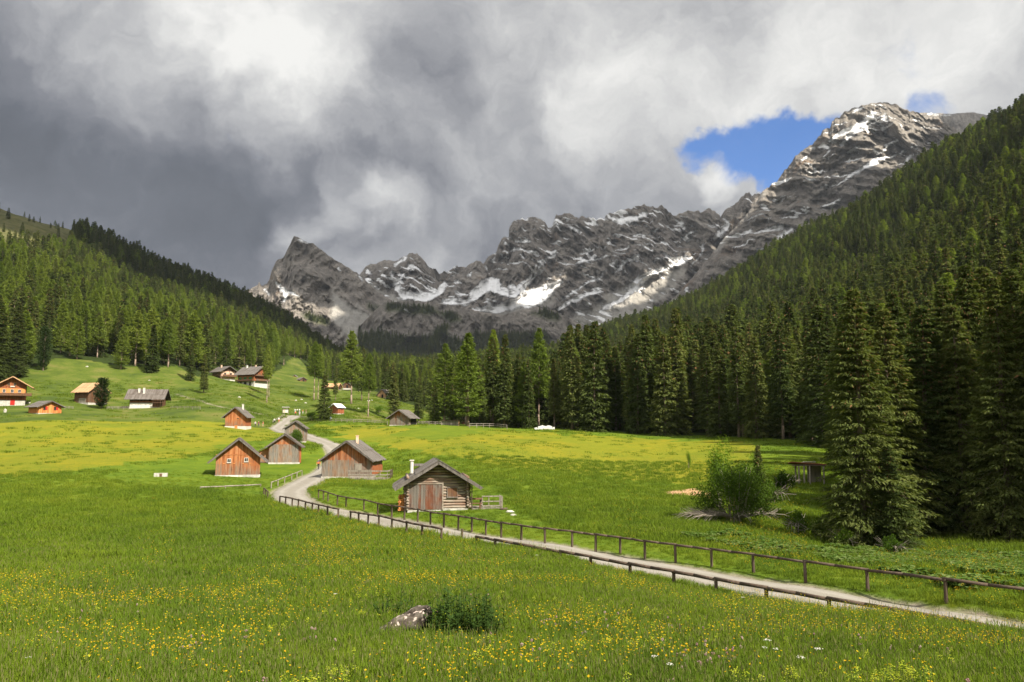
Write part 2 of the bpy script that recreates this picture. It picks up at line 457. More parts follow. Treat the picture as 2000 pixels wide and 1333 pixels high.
def path_dist(x, y):
    """distance beyond the path's edge (negative on the path)"""
    out = np.full(x.shape, 50.0)
    m = np.nonzero((x > -110) & (x < 60) & (y > 10) & (y < 330))[0]
    for i in range(0, len(m), 20000):
        s = m[i:i + 20000]
        d = np.hypot(x[s, None] - PC[None, ::2, 0], y[s, None] - PC[None, ::2, 1]) - PW[None, ::2]
        out[s] = d.min(1)
    return out
def track_dist(x, y):
    out = np.full(x.shape, 50.0)
    m = np.nonzero((x > -160) & (x < -60) & (y > 220) & (y < 420))[0]
    if len(m): out[m] = np.hypot(x[m, None] - TR[None, :, 0], y[m, None] - TR[None, :, 1]).min(1)
    return out

# picture outline of the woods' ground, tested after projecting points that stand on the terrain
FOOT = [(-400, 752), (-60, 742), (0, 742), (45, 728), (110, 700), (170, 704), (235, 716), (300, 718), (345, 716), (385, 736), (430, 733), (460, 738), (515, 736), (548, 722),
        (568, 702), (584, 700), (598, 716), (604, 734), (640, 744), (664, 744), (700, 764), (735, 765), (760, 780), (800, 790), (850, 806), (872, 824), (900, 829), (1000, 833), (1100, 838), (1300, 850), (1440, 855), (1590, 862), (1670, 885),
        (1672, 950), (1690, 1010), (1740, 1052), (1800, 1062), (1900, 1085), (2000, 1100), (2400, 1180), (2400, 60), (-400, 60)]
BALD = [(-400, 200), (-400, 470), (-50, 500), (20, 492), (60, 492), (98, 500), (128, 505), (140, 470), (165, 440), (150, 300)]
def forest_mask(px, py):
    return inpoly(px, py, FOOT) & ~inpoly(px, py, BALD)

# ---------------------------------------------------------------- ground sheet
th = np.r_[np.linspace(-math.pi, -0.86, 40)[:-1], np.arange(-0.86, 0.861, 0.0025), np.linspace(0.86, math.pi, 40)[1:]]
rr = np.r_[[0.0], np.geomspace(0.6, 5, 14)[:-1], np.geomspace(5, 1700, 760), np.geomspace(1700, 5400, 24)[1:]]
TH, RR = np.meshgrid(th, rr)
gx = (np.sin(TH) * RR).ravel(); gy = (np.cos(TH) * RR).ravel()
gz = H(gx, gy)
ppx, ppy = proj(gx, np.maximum(gy, 1), gz)
front = gy > 5
pd = path_dist(gx, gy); td = track_dist(gx, gy)
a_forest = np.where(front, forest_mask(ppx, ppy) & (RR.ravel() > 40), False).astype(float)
MOWN = [[(190, 935), (250, 915), (330, 906), (420, 895), (520, 880), (560, 905), (600, 895), (640, 870), (625, 930), (560, 960), (500, 975), (420, 955), (300, 950)],
        [(600, 975), (640, 950), (770, 955), (800, 940), (960, 950), (1010, 1000), (1100, 1035), (1400, 1105), (1900, 1190), (1850, 1215), (1000, 1060), (660, 1002)],
        [(880, 820), (760, 850), (850, 860), (1000, 835)]]
a_mown = np.zeros(len(gx))
for P_ in MOWN: a_mown = np.maximum(a_mown, (front & inpoly(ppx, ppy + 5 * pnoise(gx / 3, gy / 3), P_)).astype(float))
YL = [[(-100, 795), (440, 800), (530, 836), (560, 850), (420, 880), (250, 905), (120, 925), (-100, 945)], [(600, 828), (900, 835), (1300, 856), (1480, 866), (1460, 905), (1380, 950), (1180, 930), (940, 905), (800, 880), (700, 862)]]
a_yel = np.zeros(len(gx))
for P_ in YL: a_yel = np.maximum(a_yel, (front & inpoly(ppx + 40 * pnoise(gx / 13, gy / 13, 8), ppy + 9 * pnoise(gx / 5, gy / 5, 5) + 8 * pnoise(gx / 22, gy / 22, 2), P_)).astype(float))
a_yel = np.clip(a_yel * (.75 + .5 * fbm(gx / 16, gy / 16, 4, 3)), 0, 1)
steep = front & ((RR.ravel() > 250) | (ppy < 795))
a_past = np.where(steep, 1.0, 0.0) * (1 - a_forest)
gzm = gz - 0.16 * np.clip(1 - pd / 0.5, 0, 1)
def grid_faces(nr, nc):
    i = np.arange(nr - 1)[:, None] * nc + np.arange(nc - 1)[None]
    i = i.ravel(); return np.stack([i, i + 1, i + nc + 1, i + nc], 1)
gf = grid_faces(len(rr), len(th))[:, ::-1]

def meadow_color(t):
    """shared by the ground and by the blades that grow on it"""
    g = t.new('ShaderNodeNewGeometry'); P = g.outputs['Position']
    n1 = t.noise(P, 0.035, 4, 0.6); n2 = t.noise(P, 0.35, 4, 0.6); n3 = t.noise(P, 2.2, 3, 0.7)
    f = t.math('ADD', t.math('MULTIPLY', n1.outputs['Fac'], 0.35), t.math('ADD', t.math('MULTIPLY', n2.outputs['Fac'], 0.33), t.math('MULTIPLY', n3.outputs['Fac'], 0.32)))
    c = t.ramp(f, [(0.36, (.042, .080, .010)), (0.50, (.092, .137, .011)), (0.63, (.152, .182, .016))])
    return c, P, (n1, n2, n3)
m_ground, t, out = mat('meadow_ground')
c, P, ns = meadow_color(t)
at = lambda nm: t.new('ShaderNodeAttribute', attribute_name=nm).outputs['Fac']
yel = t.ramp(t.noise(P, 0.9, 5, 0.7).outputs['Fac'], [(0.40, (0, 0, 0)), (0.60, (1, 1, 1))])
ypatch = t.ramp(t.noise(P, 0.10, 4, 0.65).outputs['Fac'], [(0.42, (.10, .10, .10)), (0.62, (1, 1, 1))])
yf = t.math('MULTIPLY', t.math('MULTIPLY', yel, ypatch), t.math('MULTIPLY', at('yel'), 0.75))
c = t.mix(t.math('MULTIPLY', at('yel'), 0.8), c, t.mix(ns[2].outputs['Fac'], (.118, .138, .011), (.225, .195, .018)))
c = t.mix(t.math('MULTIPLY', yf, .55), c, (.33, .23, .014))
c = t.mix(t.math('MULTIPLY', at('mown'), 0.7), c, t.ramp(ns[1].outputs['Fac'], [(0.3, (.060, .108, .010)), (0.7, (.110, .150, .012))]))
pn = t.noise(P, 0.07, 8, 0.75)
pc = t.ramp(pn.outputs['Fac'], [(0.36, (.045, .068, .014)), (0.52, (.078, .105, .016)), (0.66, (.14, .13, .04))])
c = t.mix(at('past'), c, pc)
c = t.mix(at('alp'), c, t.ramp(pn.outputs['Fac'], [(0.36, (.060, .066, .022)), (0.62, (.125, .115, .048))]))
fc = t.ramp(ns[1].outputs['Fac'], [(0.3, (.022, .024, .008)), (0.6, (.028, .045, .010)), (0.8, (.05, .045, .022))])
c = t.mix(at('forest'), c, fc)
dirt = t.ramp(t.noise(P, 3.0, 5, 0.6).outputs['Fac'], [(0.3, (.17, .14, .10)), (0.7, (.30, .26, .20))])
c = t.mix(at('dirt'), c, dirt)
bn = t.noise(P, 5.0, 6, 0.75)
principled(t, out, c, 0.95, bn.outputs['Fac'], 0.12, 0.9, 0.05)
a_dirt = np.clip(1.1 - td / 0.9 + 0.5 * pnoise(gx, gy), 0, 1) * (td < 3)
a_dirt = np.maximum(a_dirt, np.clip(1 - (pd - 0.05) / 0.35 + 0.6 * pnoise(gx * 1.5, gy * 1.5), 0, 1) * (pd < 2))
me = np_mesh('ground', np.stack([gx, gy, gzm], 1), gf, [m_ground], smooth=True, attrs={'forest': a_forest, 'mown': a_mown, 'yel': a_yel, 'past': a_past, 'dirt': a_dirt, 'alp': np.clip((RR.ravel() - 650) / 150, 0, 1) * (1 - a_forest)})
ground = link(bpy.data.objects.new('ground', me)); tag(ground, kind='structure')

# gravel path
m_path, t, out = mat('gravel_path')
g = t.new('ShaderNodeNewGeometry'); P = g.outputs['Position']
n1 = t.noise(P, 0.6, 5, 0.65); n2 = t.noise(P, 14, 4, 0.7)
c = t.ramp(n1.outputs['Fac'], [(0.3, (.165, .147, .122)), (0.5, (.225, .203, .172)), (0.72, (.27, .246, .21))])
c = t.mix(0.5, c, t.ramp(n2.outputs['Fac'], [(0.3, (.15, .134, .11)), (0.7, (.28, .258, .222))]))
u_ = t.new('ShaderNodeAttribute', attribute_name='across').outputs['Fac']
wn_ = t.math('MULTIPLY', t.math('SUBTRACT', t.noise(P, 0.5, 4, 0.6).outputs['Fac'], 0.5), 0.25)
rut = t.math('ABSOLUTE', t.math('SUBTRACT', t.math('ABSOLUTE', t.math('SUBTRACT', t.math('ADD', u_, wn_), 0.5)), 0.24))
c = t.mix(t.maprange(rut, 0.0, 0.12, 0.35, 0.0, True), c, (.33, .31, .275))
mid_ = t.math('ABSOLUTE', t.math('SUBTRACT', t.math('ADD', u_, wn_), 0.5))
c = t.mix(t.math('MULTIPLY', t.maprange(mid_, 0.0, 0.10, 1.0, 0.0, True), t.maprange(n1.outputs['Fac'], 0.45, 0.65, 0.0, 0.45)), c, (.13, .125, .07))
c = t.mix(t.maprange(t.math('ADD', mid_, t.math('MULTIPLY', n2.outputs['Fac'], 0.12)), 0.44, 0.56, 0.0, 0.75, True), c, (.12, .125, .055))
principled(t, out, c, 0.95, n2.outputs['Fac'], 0.02, 0.8, 0.1)
NC = 9
un = np.linspace(0, 1, NC)
wob = 0.10 * pnoise(np.arange(len(AB)) * 0.35, np.zeros(len(AB)) + 3)
wob2 = 0.10 * pnoise(np.arange(len(AB)) * 0.35, np.zeros(len(AB)) + 9)
dirv = (AB[:, 2:] - AB[:, :2]); dirv /= np.linalg.norm(dirv, axis=1)[:, None] + 1e-9
PA = AB[:, :2] + dirv * wob[:, None]; PB = AB[:, 2:] + dirv * wob2[:, None]
PX = PA[:, None, :] * (1 - un)[None, :, None] + PB[:, None, :] * un[None, :, None]
PZ = H(PX[..., 0], PX[..., 1]) - 0.05 + 0.03 * np.sin(un * math.pi)[None]
PZ[:, 0] -= 0.08; PZ[:, -1] -= 0.08
me = np_mesh('gravel_path', np.c_[PX.reshape(-1, 2), PZ.ravel()], grid_faces(len(AB), NC)[:, ::-1], [m_path], smooth=True, attrs={'across': np.tile(un, len(AB))})
gp = link(bpy.data.objects.new('path', me)); tag(gp, kind='structure')

# ---------------------------------------------------------------- mountains
def interp_poly(P, x):
    P = np.array(P, float); return np.interp(x, P[:, 0], P[:, 1])
def strokes(px, py, S):
    """S: list of polylines [(x,y,w),...]; returns signed closeness (>0 inside)"""
    best = np.full(px.shape, -99.0)
    for L in S:
        if len(L) == 1: L = [L[0], (L[0][0] + 1, L[0][1], L[0][2])]
        for (x0, y0, w0), (x1, y1, w1) in zip(L[:-1], L[1:]):
            vx, vy = x1 - x0, y1 - y0; q = vx * vx + vy * vy + 1e-6
            lo = (px > min(x0, x1) - 40) & (px < max(x0, x1) + 40) & (py > min(y0, y1) - 40) & (py < max(y0, y1) + 40)
            if not lo.any(): continue
            u = np.clip(((px[lo] - x0) * vx + (py[lo] - y0) * vy) / q, 0, 1)
            d = np.hypot(px[lo] - x0 - u * vx, py[lo] - y0 - u * vy)
            best[lo] = np.maximum(best[lo], (w0 + (w1 - w0) * u) / 2 - d)
    return best
m_rock, t, out = mat('mountain_rock')
g = t.new('ShaderNodeNewGeometry'); P = g.outputs['Position']
at = lambda nm: t.new('ShaderNodeAttribute', attribute_name=nm).outputs['Fac']
n1 = t.noise(P, 0.006, 6, 0.7); n2 = t.noise(P, 0.05, 6, 0.75)
mp = t.new('ShaderNodeMapping'); t.l.new(P, mp.inputs[0]); mp.inputs['Scale'].default_value = (.05, .05, .016); mp.inputs['Rotation'].default_value = (0.25, 0.2, 0)
n3 = t.noise(mp.outputs[0], 1.0, 6, 0.7, 0.6)
f = t.math('ADD', t.math('MULTIPLY', n1.outputs['Fac'], .35), t.math('ADD', t.math('MULTIPLY', n2.outputs['Fac'], .35), t.math('MULTIPLY', n3.outputs['Fac'], .30)))
c = t.ramp(f, [(0.36, (.105, .093, .084)), (0.50, (.24, .213, .186)), (0.64, (.45, .40, .34))])
oc = t.ramp(t.noise(P, 0.009, 5, 0.6).outputs['Fac'], [(0.60, (0, 0, 0)), (0.70, (1, 1, 1))])
c = t.mix(t.math('MULTIPLY', oc, 0.55), c, (.27, .17, .10))
scree = t.ramp(n2.outputs['Fac'], [(0.3, (.32, .30, .27)), (0.7, (.46, .43, .385))])
c = t.mix(at('scree'), c, scree)
gr = t.ramp(n2.outputs['Fac'], [(0.35, (.045, .058, .028)), (0.65, (.12, .125, .06))])
c = t.mix(at('green'), c, gr)
snow_e = t.math('ADD', at('snow'), t.math('MULTIPLY', t.math('SUBTRACT', n2.outputs['Fac'], 0.5), 3.4))
sm = t.maprange(snow_e, -0.35, 0.35)
c = t.mix(sm, c, (.80, .79, .78))
b = t.math('ADD', t.math('MULTIPLY', n2.outputs['Fac'], 1.0), t.math('MULTIPLY', n3.outputs['Fac'], 1.0))
b = t.math('MULTIPLY', b, t.math('SUBTRACT', 1.0, t.math('MULTIPLY', sm, 0.8)))
principled(t, out, c, 0.95, b, 16.0, 0.9, 0.05)
MGREEN = []
MSAMP = []   # sample points for the cloud shadows
def mountain(name, sil, base_py, Db, Dr, snow=(), scree=(), green=(), amp=90, gul=60, jag=3.0, seed=0, nr=290, step=1.4, gpow=1.0, backz=260, snow_all=0.0):
    x0, x1 = sil[0][0], sil[-1][0]
    nc = int((x1 - x0) / step)
    u = np.linspace(x0, x1, nc)
    top = interp_poly(sil, u) - jag * (ridged(u / 17, u * 0 + seed, 0, 4, .6) - 1.0) * 0.8
    v = np.linspace(0, 1, nr)
    bp = interp_poly(base_py, u) if isinstance(base_py, list) else np.full(nc, float(base_py))
    dr = interp_poly(Dr, u) if isinstance(Dr, list) else np.full(nc, float(Dr))
    db = interp_poly(Db, u) if isinstance(Db, list) else np.full(nc, float(Db))
    U, V = np.meshgrid(u, v)
    PY = bp[None] + (top - bp)[None] * V
    D = db[None] + (dr - db)[None] * V ** gpow
    X = (U - 1000) / F * D
    Z = (835 - PY) / F * D
    # relief pushes rock toward or away from the valley; gullies run down the faces
    s = amp * fbm(X / 330, Z / 330, seed, 4) + gul * (ridged(X / 150 + .35 * fbm(X / 200, Z / 150, seed + 3, 3), Z / 420, seed + 2, 5, .55) - 1.1)
    s += gul * 0.55 * (ridged((X * .8 + Z * .6) / 70, (Z * .8 - X * .3) / 130, seed + 5, 5, .6) - 1.1)
    s += 15 * (ridged(X / 26 + .4 * fbm(X / 60, Z / 60, seed, 2), Z / 75, seed + 8, 4, .6) - 1.1) + 3 * pnoise(X / 90, Z / 11, seed + 4)
    k = np.clip(V / 0.04, 0, 1) * (1 - 0.85 * V ** 10)
    sm_ = np.zeros_like(U)
    if len(scree):
        sc_ = strokes(U.ravel(), PY.ravel(), scree).reshape(U.shape); sm_ = np.clip((sc_ + 6 + 8 * fbm(X / 90, Z / 90, 9, 3)) / 12, 0, 1)
    sn = np.full(U.shape, -9.0)
    if len(snow): sn = strokes((U + 7 * fbm(X / 70, Z / 50, 3.1, 4)).ravel(), (PY + 5 * fbm(X / 60, Z / 45, 7.7, 4)).ravel(), snow).reshape(U.shape)
    sn2 = np.clip(sn / 4, -1, 1)
    calm = 1 - 0.75 * np.maximum(sm_, np.clip(sn / 8, 0, 1))
    D2 = D - s * k * calm
    # keep the point on its sight line so the outline stays: the relief is real depth
    X = (U - 1000) / F * D2
    d = [ (U - 1000) / F, CP - (666.5 - PY) / F * SP, SP + (666.5 - PY) / F * CP]
    tt_ = D2 / d[1]
    X = d[0] * tt_; Z = d[2] * tt_
    sp = fbm(X / 60, Z / 60, seed + 11, 4)
    if snow_all: sn2 = np.maximum(sn2, (fbm((X - Z * .7) / 75, (Z + X * .5) / 19, seed + 17, 3) + .35 * fbm(X / 260, Z / 160, seed + 19, 2) - snow_all) * 4)
    gm = np.zeros_like(U)
    if len(green): gm = np.clip((strokes(U.ravel(), PY.ravel(), green).reshape(U.shape) + 8 * sp + 4) / 10, 0, 1)
    if name in ('mountain_cliff_band', 'mountain_right_peak', 'mountain_central_range', 'mountain_left_peak'):
        q_ = (gm > .75) & (PY > 560); MGREEN.append(np.stack([X[q_], D2[q_], Z[q_]], 1))
    xs = np.concatenate([X, X[-1:] * 1.12, X[-1:] * 1.3], 0); ys = np.concatenate([D2, D2[-1:] * 1.12, D2[-1:] * 1.3], 0)
    zs = np.concatenate([Z, Z[-1:] * 0.8, Z[-1:] * 0 - 50], 0)
    pad = lambda a, q: np.concatenate([a, np.full((2, nc), q)], 0).ravel()
    v_ = np.stack([xs.ravel(), ys.ravel(), zs.ravel()], 1)
    me = np_mesh(name, v_, grid_faces(nr + 2, nc), [m_rock], smooth=False, attrs={'snow': pad(sn2, -1), 'scree': pad(sm_, 0), 'green': pad(gm, 0)})
    o = link(bpy.data.objects.new(name, me)); tag(o, kind='structure')
    MSAMP.append((X[::3, ::3].ravel(), D2[::3, ::3].ravel(), Z[::3, ::3].ravel(), U[::3, ::3].ravel(), PY[::3, ::3].ravel()))
    return o
L1 = [(440, 610), (476, 571), (490, 565), (503, 557), (506, 551), (511, 560), (521, 555), (527, 544), (531, 528), (539, 510), (554, 504), (567, 477), (574, 462), (585, 466), (598, 474), (612, 476), (625, 487), (645, 502), (671, 518),
      (697, 533), (720, 555), (737, 571), (770, 591), (803, 611), (820, 623), (852, 646), (900, 680)]
L2 = [(640, 560), (704, 537), (709, 530), (720, 517), (734, 518), (747, 511), (762, 511), (770, 512), (790, 503), (806, 493), (816, 498), (826, 507), (836, 522), (862, 533), (869, 531), (882, 527), (890, 521), (892, 515), (895, 523), (909, 525),
      (918, 518), (928, 511), (938, 512), (945, 518), (951, 505), (970, 495), (973, 482), (981, 466), (994, 462), (994, 446), (1001, 434), (1021, 428), (1044, 426), (1064, 434), (1070, 446), (1077, 445), (1081, 436), (1085, 423),
      (1108, 418), (1126, 426), (1148, 425), (1180, 430), (1184, 421), (1225, 409), (1261, 401), (1279, 407), (1292, 403), (1310, 418), (1315, 425), (1333, 416), (1351, 413), (1373, 416), (1385, 407), (1405, 421), (1407, 428),
      (1414, 414), (1441, 396), (1457, 378), (1477, 379), (1488, 378), (1560, 372)]
L3 = [(1210, 655), (1230, 641), (1270, 617), (1315, 585), (1351, 545), (1380, 508), (1412, 470), (1440, 440), (1475, 400), (1490, 374), (1502, 366), (1517, 355), (1531, 335), (1547, 319), (1553, 306), (1585, 283), (1603, 265), (1607, 254), (1621, 252),
      (1625, 238), (1652, 218), (1684, 207), (1720, 201), (1747, 203), (1765, 213), (1796, 223), (1810, 234), (1832, 232), (1852, 246), (1880, 262), (1960, 300), (2150, 330)]
L0 = [(1740, 260), (1797, 221), (1812, 221), (1855, 223), (1900, 220), (1960, 232), (2100, 250)]
L4 = [(700, 640), (740, 600), (753, 591), (780, 590), (819, 588), (869, 594), (909, 603), (950, 612), (984, 617), (1001, 611), (1027, 603), (1050, 601), (1083, 607), (1100, 617), (1130, 630), (1160, 645), (1200, 668), (1260, 690)]
SN2 = [[(770, 548, 8), (775, 565, 13), (790, 576, 18), (812, 582, 18), (836, 579, 22), (856, 571, 13), (869, 555, 13)], [(868, 590, 10), (882, 588, 16), (909, 594, 11), (935, 571, 26), (961, 552, 24), (975, 567, 16), (1001, 575, 14), (1034, 540, 6), (1047, 520, 4)],
       [(925, 605, 6), (968, 604, 18), (1017, 586, 24), (1050, 578, 34), (1077, 562, 22), (1095, 550, 6)], [(1016, 576, 14), (1036, 548, 7), (1060, 515, 5), (1081, 490, 4)], [(1000, 560, 10), (1030, 560, 6)],
       [(1189, 423, 5), (1216, 433, 13), (1245, 428, 9), (1261, 421, 3)], [(1112, 441, 2), (1135, 455, 4)], [(1297, 495, 5), (1315, 513, 16), (1330, 512, 18), (1351, 503, 4)], [(1316, 516, 10), (1288, 530, 10), (1252, 553, 8), (1216, 582, 10), (1180, 607, 8)],
       [(1171, 567, 7), (1130, 585, 10), (1090, 602, 8)], [(1126, 517, 4), (1155, 506, 6), (1180, 502, 4)], [(1414, 428, 5), (1416, 448, 12), (1396, 466, 6)], [(1373, 477, 5), (1375, 495, 4), (1352, 520, 3)], [(1342, 463, 3), (1360, 452, 3)], [(1318, 441, 3), (1340, 446, 4)],
       [(1240, 460, 3), (1262, 463, 3)], [(790, 508, 7), (775, 516, 6)], [(716, 528, 10), (722, 535, 6)], [(765, 535, 8)], [(1010, 470, 4), (1030, 468, 7), (1038, 470, 3)], [(1000, 486, 8), (1008, 487, 3)], [(945, 520, 7), (948, 530, 3)], [(914, 540, 7), (922, 532, 3)], [(965, 508, 5)],
       [(1200, 530, 5), (1225, 510, 5), (1250, 500, 3)], [(1195, 490, 3), (1220, 496, 3)], [(1080, 500, 5), (1060, 512, 3)], [(1290, 470, 3), (1300, 474, 3)], [(1100, 585, 4), (1160, 545, 5), (1185, 530, 3)], [(1230, 560, 10), (1262, 540, 10), (1300, 522, 6)], [(1380, 440, 3), (1400, 445, 3)]]
SN3 = [[(1625, 274, 8), (1652, 259, 18), (1684, 243, 20), (1706, 225, 9)], [(1666, 218, 9), (1680, 212, 4)], [(1603, 287, 4), (1612, 286, 13)], [(1640, 283, 5), (1700, 245, 7), (1728, 229, 8)], [(1722, 252, 4), (1738, 240, 7)], [(1706, 292, 5), (1716, 302, 6), (1751, 274, 5)],
       [(1750, 303, 3), (1742, 307, 6), (1717, 316, 15), (1684, 333, 6), (1660, 345, 6), (1634, 360, 4)], [(1765, 298, 8), (1758, 303, 4)], [(1780, 309, 8), (1772, 316, 7)], [(1603, 403, 3), (1625, 401, 7), (1648, 387, 3)], [(1436, 462, 3), (1468, 451, 7)], [(1481, 451, 5), (1508, 448, 9), (1531, 444, 6)],
       [(1517, 473, 4), (1535, 455, 9), (1547, 446, 6)], [(1531, 418, 3), (1545, 410, 6)], [(1387, 569, 3), (1360, 580, 6)], [(1342, 566, 7)], [(1575, 305, 7), (1565, 314, 3)], [(1590, 288, 6)], [(1330, 590, 6), (1310, 605, 4)], [(1655, 300, 5), (1680, 288, 4)], [(1620, 292, 4), (1612, 305, 4)], [(1480, 487, 3), (1510, 482, 3)]]
mountain('mountain_far_plateau', L0, 420, 3600, 4000, snow=[[(1812, 223, 4), (1850, 225, 3)]], amp=20, gul=20, jag=1.0, seed=31, nr=60)
mountain('mountain_central_range', L2, 720, 2500, 3200, snow=SN2, snow_all=0.43, scree=[[(935, 615, 14), (1010, 598, 24), (1070, 585, 20)], [(1330, 530, 24), (1270, 570, 50), (1190, 612, 60)], [(720, 560, 10), (800, 600, 20)], [(1250, 600, 50), (1140, 625, 40)]],
         green=[[(1050, 640, 30), (1180, 650, 30)]], amp=110, gul=85, seed=3, jag=4.5)
mountain('mountain_right_peak', L3, [(1210, 720), (1500, 690), (1700, 560), (2150, 420)], [(1210, 2250), (2150, 1500)], [(1210, 2600), (1600, 2550), (2150, 2300)], snow=SN3, snow_all=0.48,
         scree=[[(1490, 380, 6), (1440, 430, 8), (1400, 490, 10)]], green=[[(1240, 655, 26), (1330, 600, 18), (1390, 590, 16)], [(1150, 660, 40), (1250, 640, 30), (1300, 612, 14)]], amp=110, gul=80, jag=3.5, seed=7, gpow=1.1)  # crest stroke: its sunlit edge put into the pale scree colour
mountain('mountain_left_peak', L1, 740, 1900, 2350, snow=[[(535, 550, 3), (548, 560, 5), (560, 570, 10), (570, 572, 7), (583, 578, 4)], [(560, 572, 7), (556, 590, 4)], [(514, 563, 3), (524, 571, 4)], [(663, 523, 4), (668, 527, 4)], [(702, 540, 4), (708, 548, 4)], [(795, 612, 4), (808, 620, 5)], [(583, 466, 3), (597, 474, 3)]],
         scree=[[(650, 575, 12), (665, 610, 40), (700, 640, 70), (740, 665, 60)], [(700, 600, 10), (740, 640, 20), (790, 670, 20)]], green=[[(720, 600, 14), (780, 640, 36), (860, 665, 40)], [(600, 618, 20), (640, 630, 14)]], amp=70, gul=48, jag=2.0, seed=12)
mountain('mountain_cliff_band', L4, 745, 1750, 2050, snow=[[(790, 600, 4), (800, 606, 4)], [(850, 592, 3), (870, 596, 3)], [(1115, 635, 6), (1125, 648, 3)]], green=[[(700, 680, 70), (850, 690, 60), (1000, 700, 50), (1250, 720, 50)], [(760, 605, 14), (850, 608, 16), (900, 625, 14)], [(860, 650, 34), (870, 640, 10)], [(930, 670, 46), (1060, 665, 34)], [(1040, 612, 10), (1090, 618, 12)], [(1150, 675, 44), (1240, 700, 40)]],
         amp=60, gul=45, jag=2.0, seed=21, nr=150)

# ---------------------------------------------------------------- cloud deck added unseen overhead, cut to cast the range's shade and sun patches
LIT = [[(1470, 395), (1560, 290), (1640, 185), (1770, 185), (1850, 225), (1820, 310), (1750, 345), (1690, 325), (1610, 320), (1560, 355), (1500, 400), (1430, 470), (1385, 520), (1370, 510)],
       [(1835, 225), (1865, 240), (1850, 270), (1790, 320), (1800, 250)],
       [(1000, 600), (1030, 565), (1075, 548), (1100, 560), (1090, 590), (1040, 602)], [(1180, 615), (1230, 570), (1300, 520), (1340, 490), (1360, 500), (1330, 550), (1270, 600), (1220, 625)],
       [(440, 560), (480, 555), (530, 560), (570, 600), (650, 600), (680, 620), (670, 660), (440, 640)], [(1085, 560), (1110, 530), (1130, 535), (1110, 575)]]
DZ = 2300.0
sx, sy, sz, su, sv = [np.concatenate(a) for a in zip(*MSAMP)]
lit = np.zeros(len(su), bool)
for P_ in LIT: lit |= inpoly(su + 7 * pnoise(su / 14, sv / 14), sv + 7 * pnoise(su / 14, sv / 14, 4), P_)
LHX = [(-300, 250), (0, 380), (250, 490), (480, 590), (700, 670), (700, 712), (560, 665), (430, 615), (330, 585), (240, 540), (120, 480), (0, 440), (-300, 400)]
PASTSH = [[(20, 738), (120, 712), (240, 735), (330, 738), (380, 752), (410, 775), (330, 786), (250, 770), (140, 768), (60, 775), (20, 765)], [(-60, 560), (70, 580), (75, 735), (-60, 745)], [(560, 775), (640, 790), (610, 800), (545, 795)]]
sel = (RR.ravel() > 180) & (RR.ravel() < 1500) & front & (ppx > -300) & (ppx < 900)
sel &= (np.arange(len(sel)) % 7 == 0)
hx, hy, hz = gx[sel], gy[sel], gz[sel]
hl = ~inpoly(ppx[sel], ppy[sel] + 10 * pnoise(hx / 60, hy / 60), LHX)
for P_ in PASTSH: hl &= ~inpoly(ppx[sel], ppy[sel], P_)
s2 = (RR.ravel() > 250) & (RR.ravel() < 1400) & front & (ppx > 1000) & (ppx < 2150) & (ppy < 850) & (np.arange(len(front)) % 5 == 0)
hx = np.r_[hx, np.repeat(gx[s2], 2)]; hy = np.r_[hy, np.repeat(gy[s2], 2)]; hz = np.r_[hz, np.repeat(gz[s2], 2)]; hl = np.r_[hl, np.ones(2 * s2.sum(), bool)]
fx_, fy_ = [a.ravel() for a in np.meshgrid(np.arange(-100, 90, 9.0), np.arange(-60, 200, 9.0))]
hx = np.r_[hx, fx_]; hy = np.r_[hy, fy_]; hz = np.r_[hz, fx_ * 0 - 5]; hl = np.r_[hl, fy_ > -1000]
sx = np.r_[sx, hx]; sy = np.r_[sy, hy]; sz = np.r_[sz, hz]; lit = np.r_[lit, hl]
kx = sx + SUN.x / SUN.z * (DZ - sz); ky = sy + SUN.y / SUN.z * (DZ - sz)
CS = 30.0
bx0, by0 = kx.min() - 200, ky.min() - 200
nx_ = int((kx.max() + 200 - bx0) / CS) + 1; ny_ = int((ky.max() + 200 - by0) / CS) + 1
ci = ((kx - bx0) / CS).astype(int); cj = ((ky - by0) / CS).astype(int)
cu = np.zeros((nx_, ny_)); np.add.at(cu, (ci, cj), np.where(lit, -3.0, 1.0))
def blur(a, k):
    for _ in range(k):
        b = np.pad(a, 1, mode='edge')
        a = (b[1:-1, 1:-1] * 2 + b[:-2, 1:-1] + b[2:, 1:-1] + b[1:-1, :-2] + b[1:-1, 2:]) / 6
    return a
cov = np.clip(cu, -4, 2); cov = blur(cov, 1)
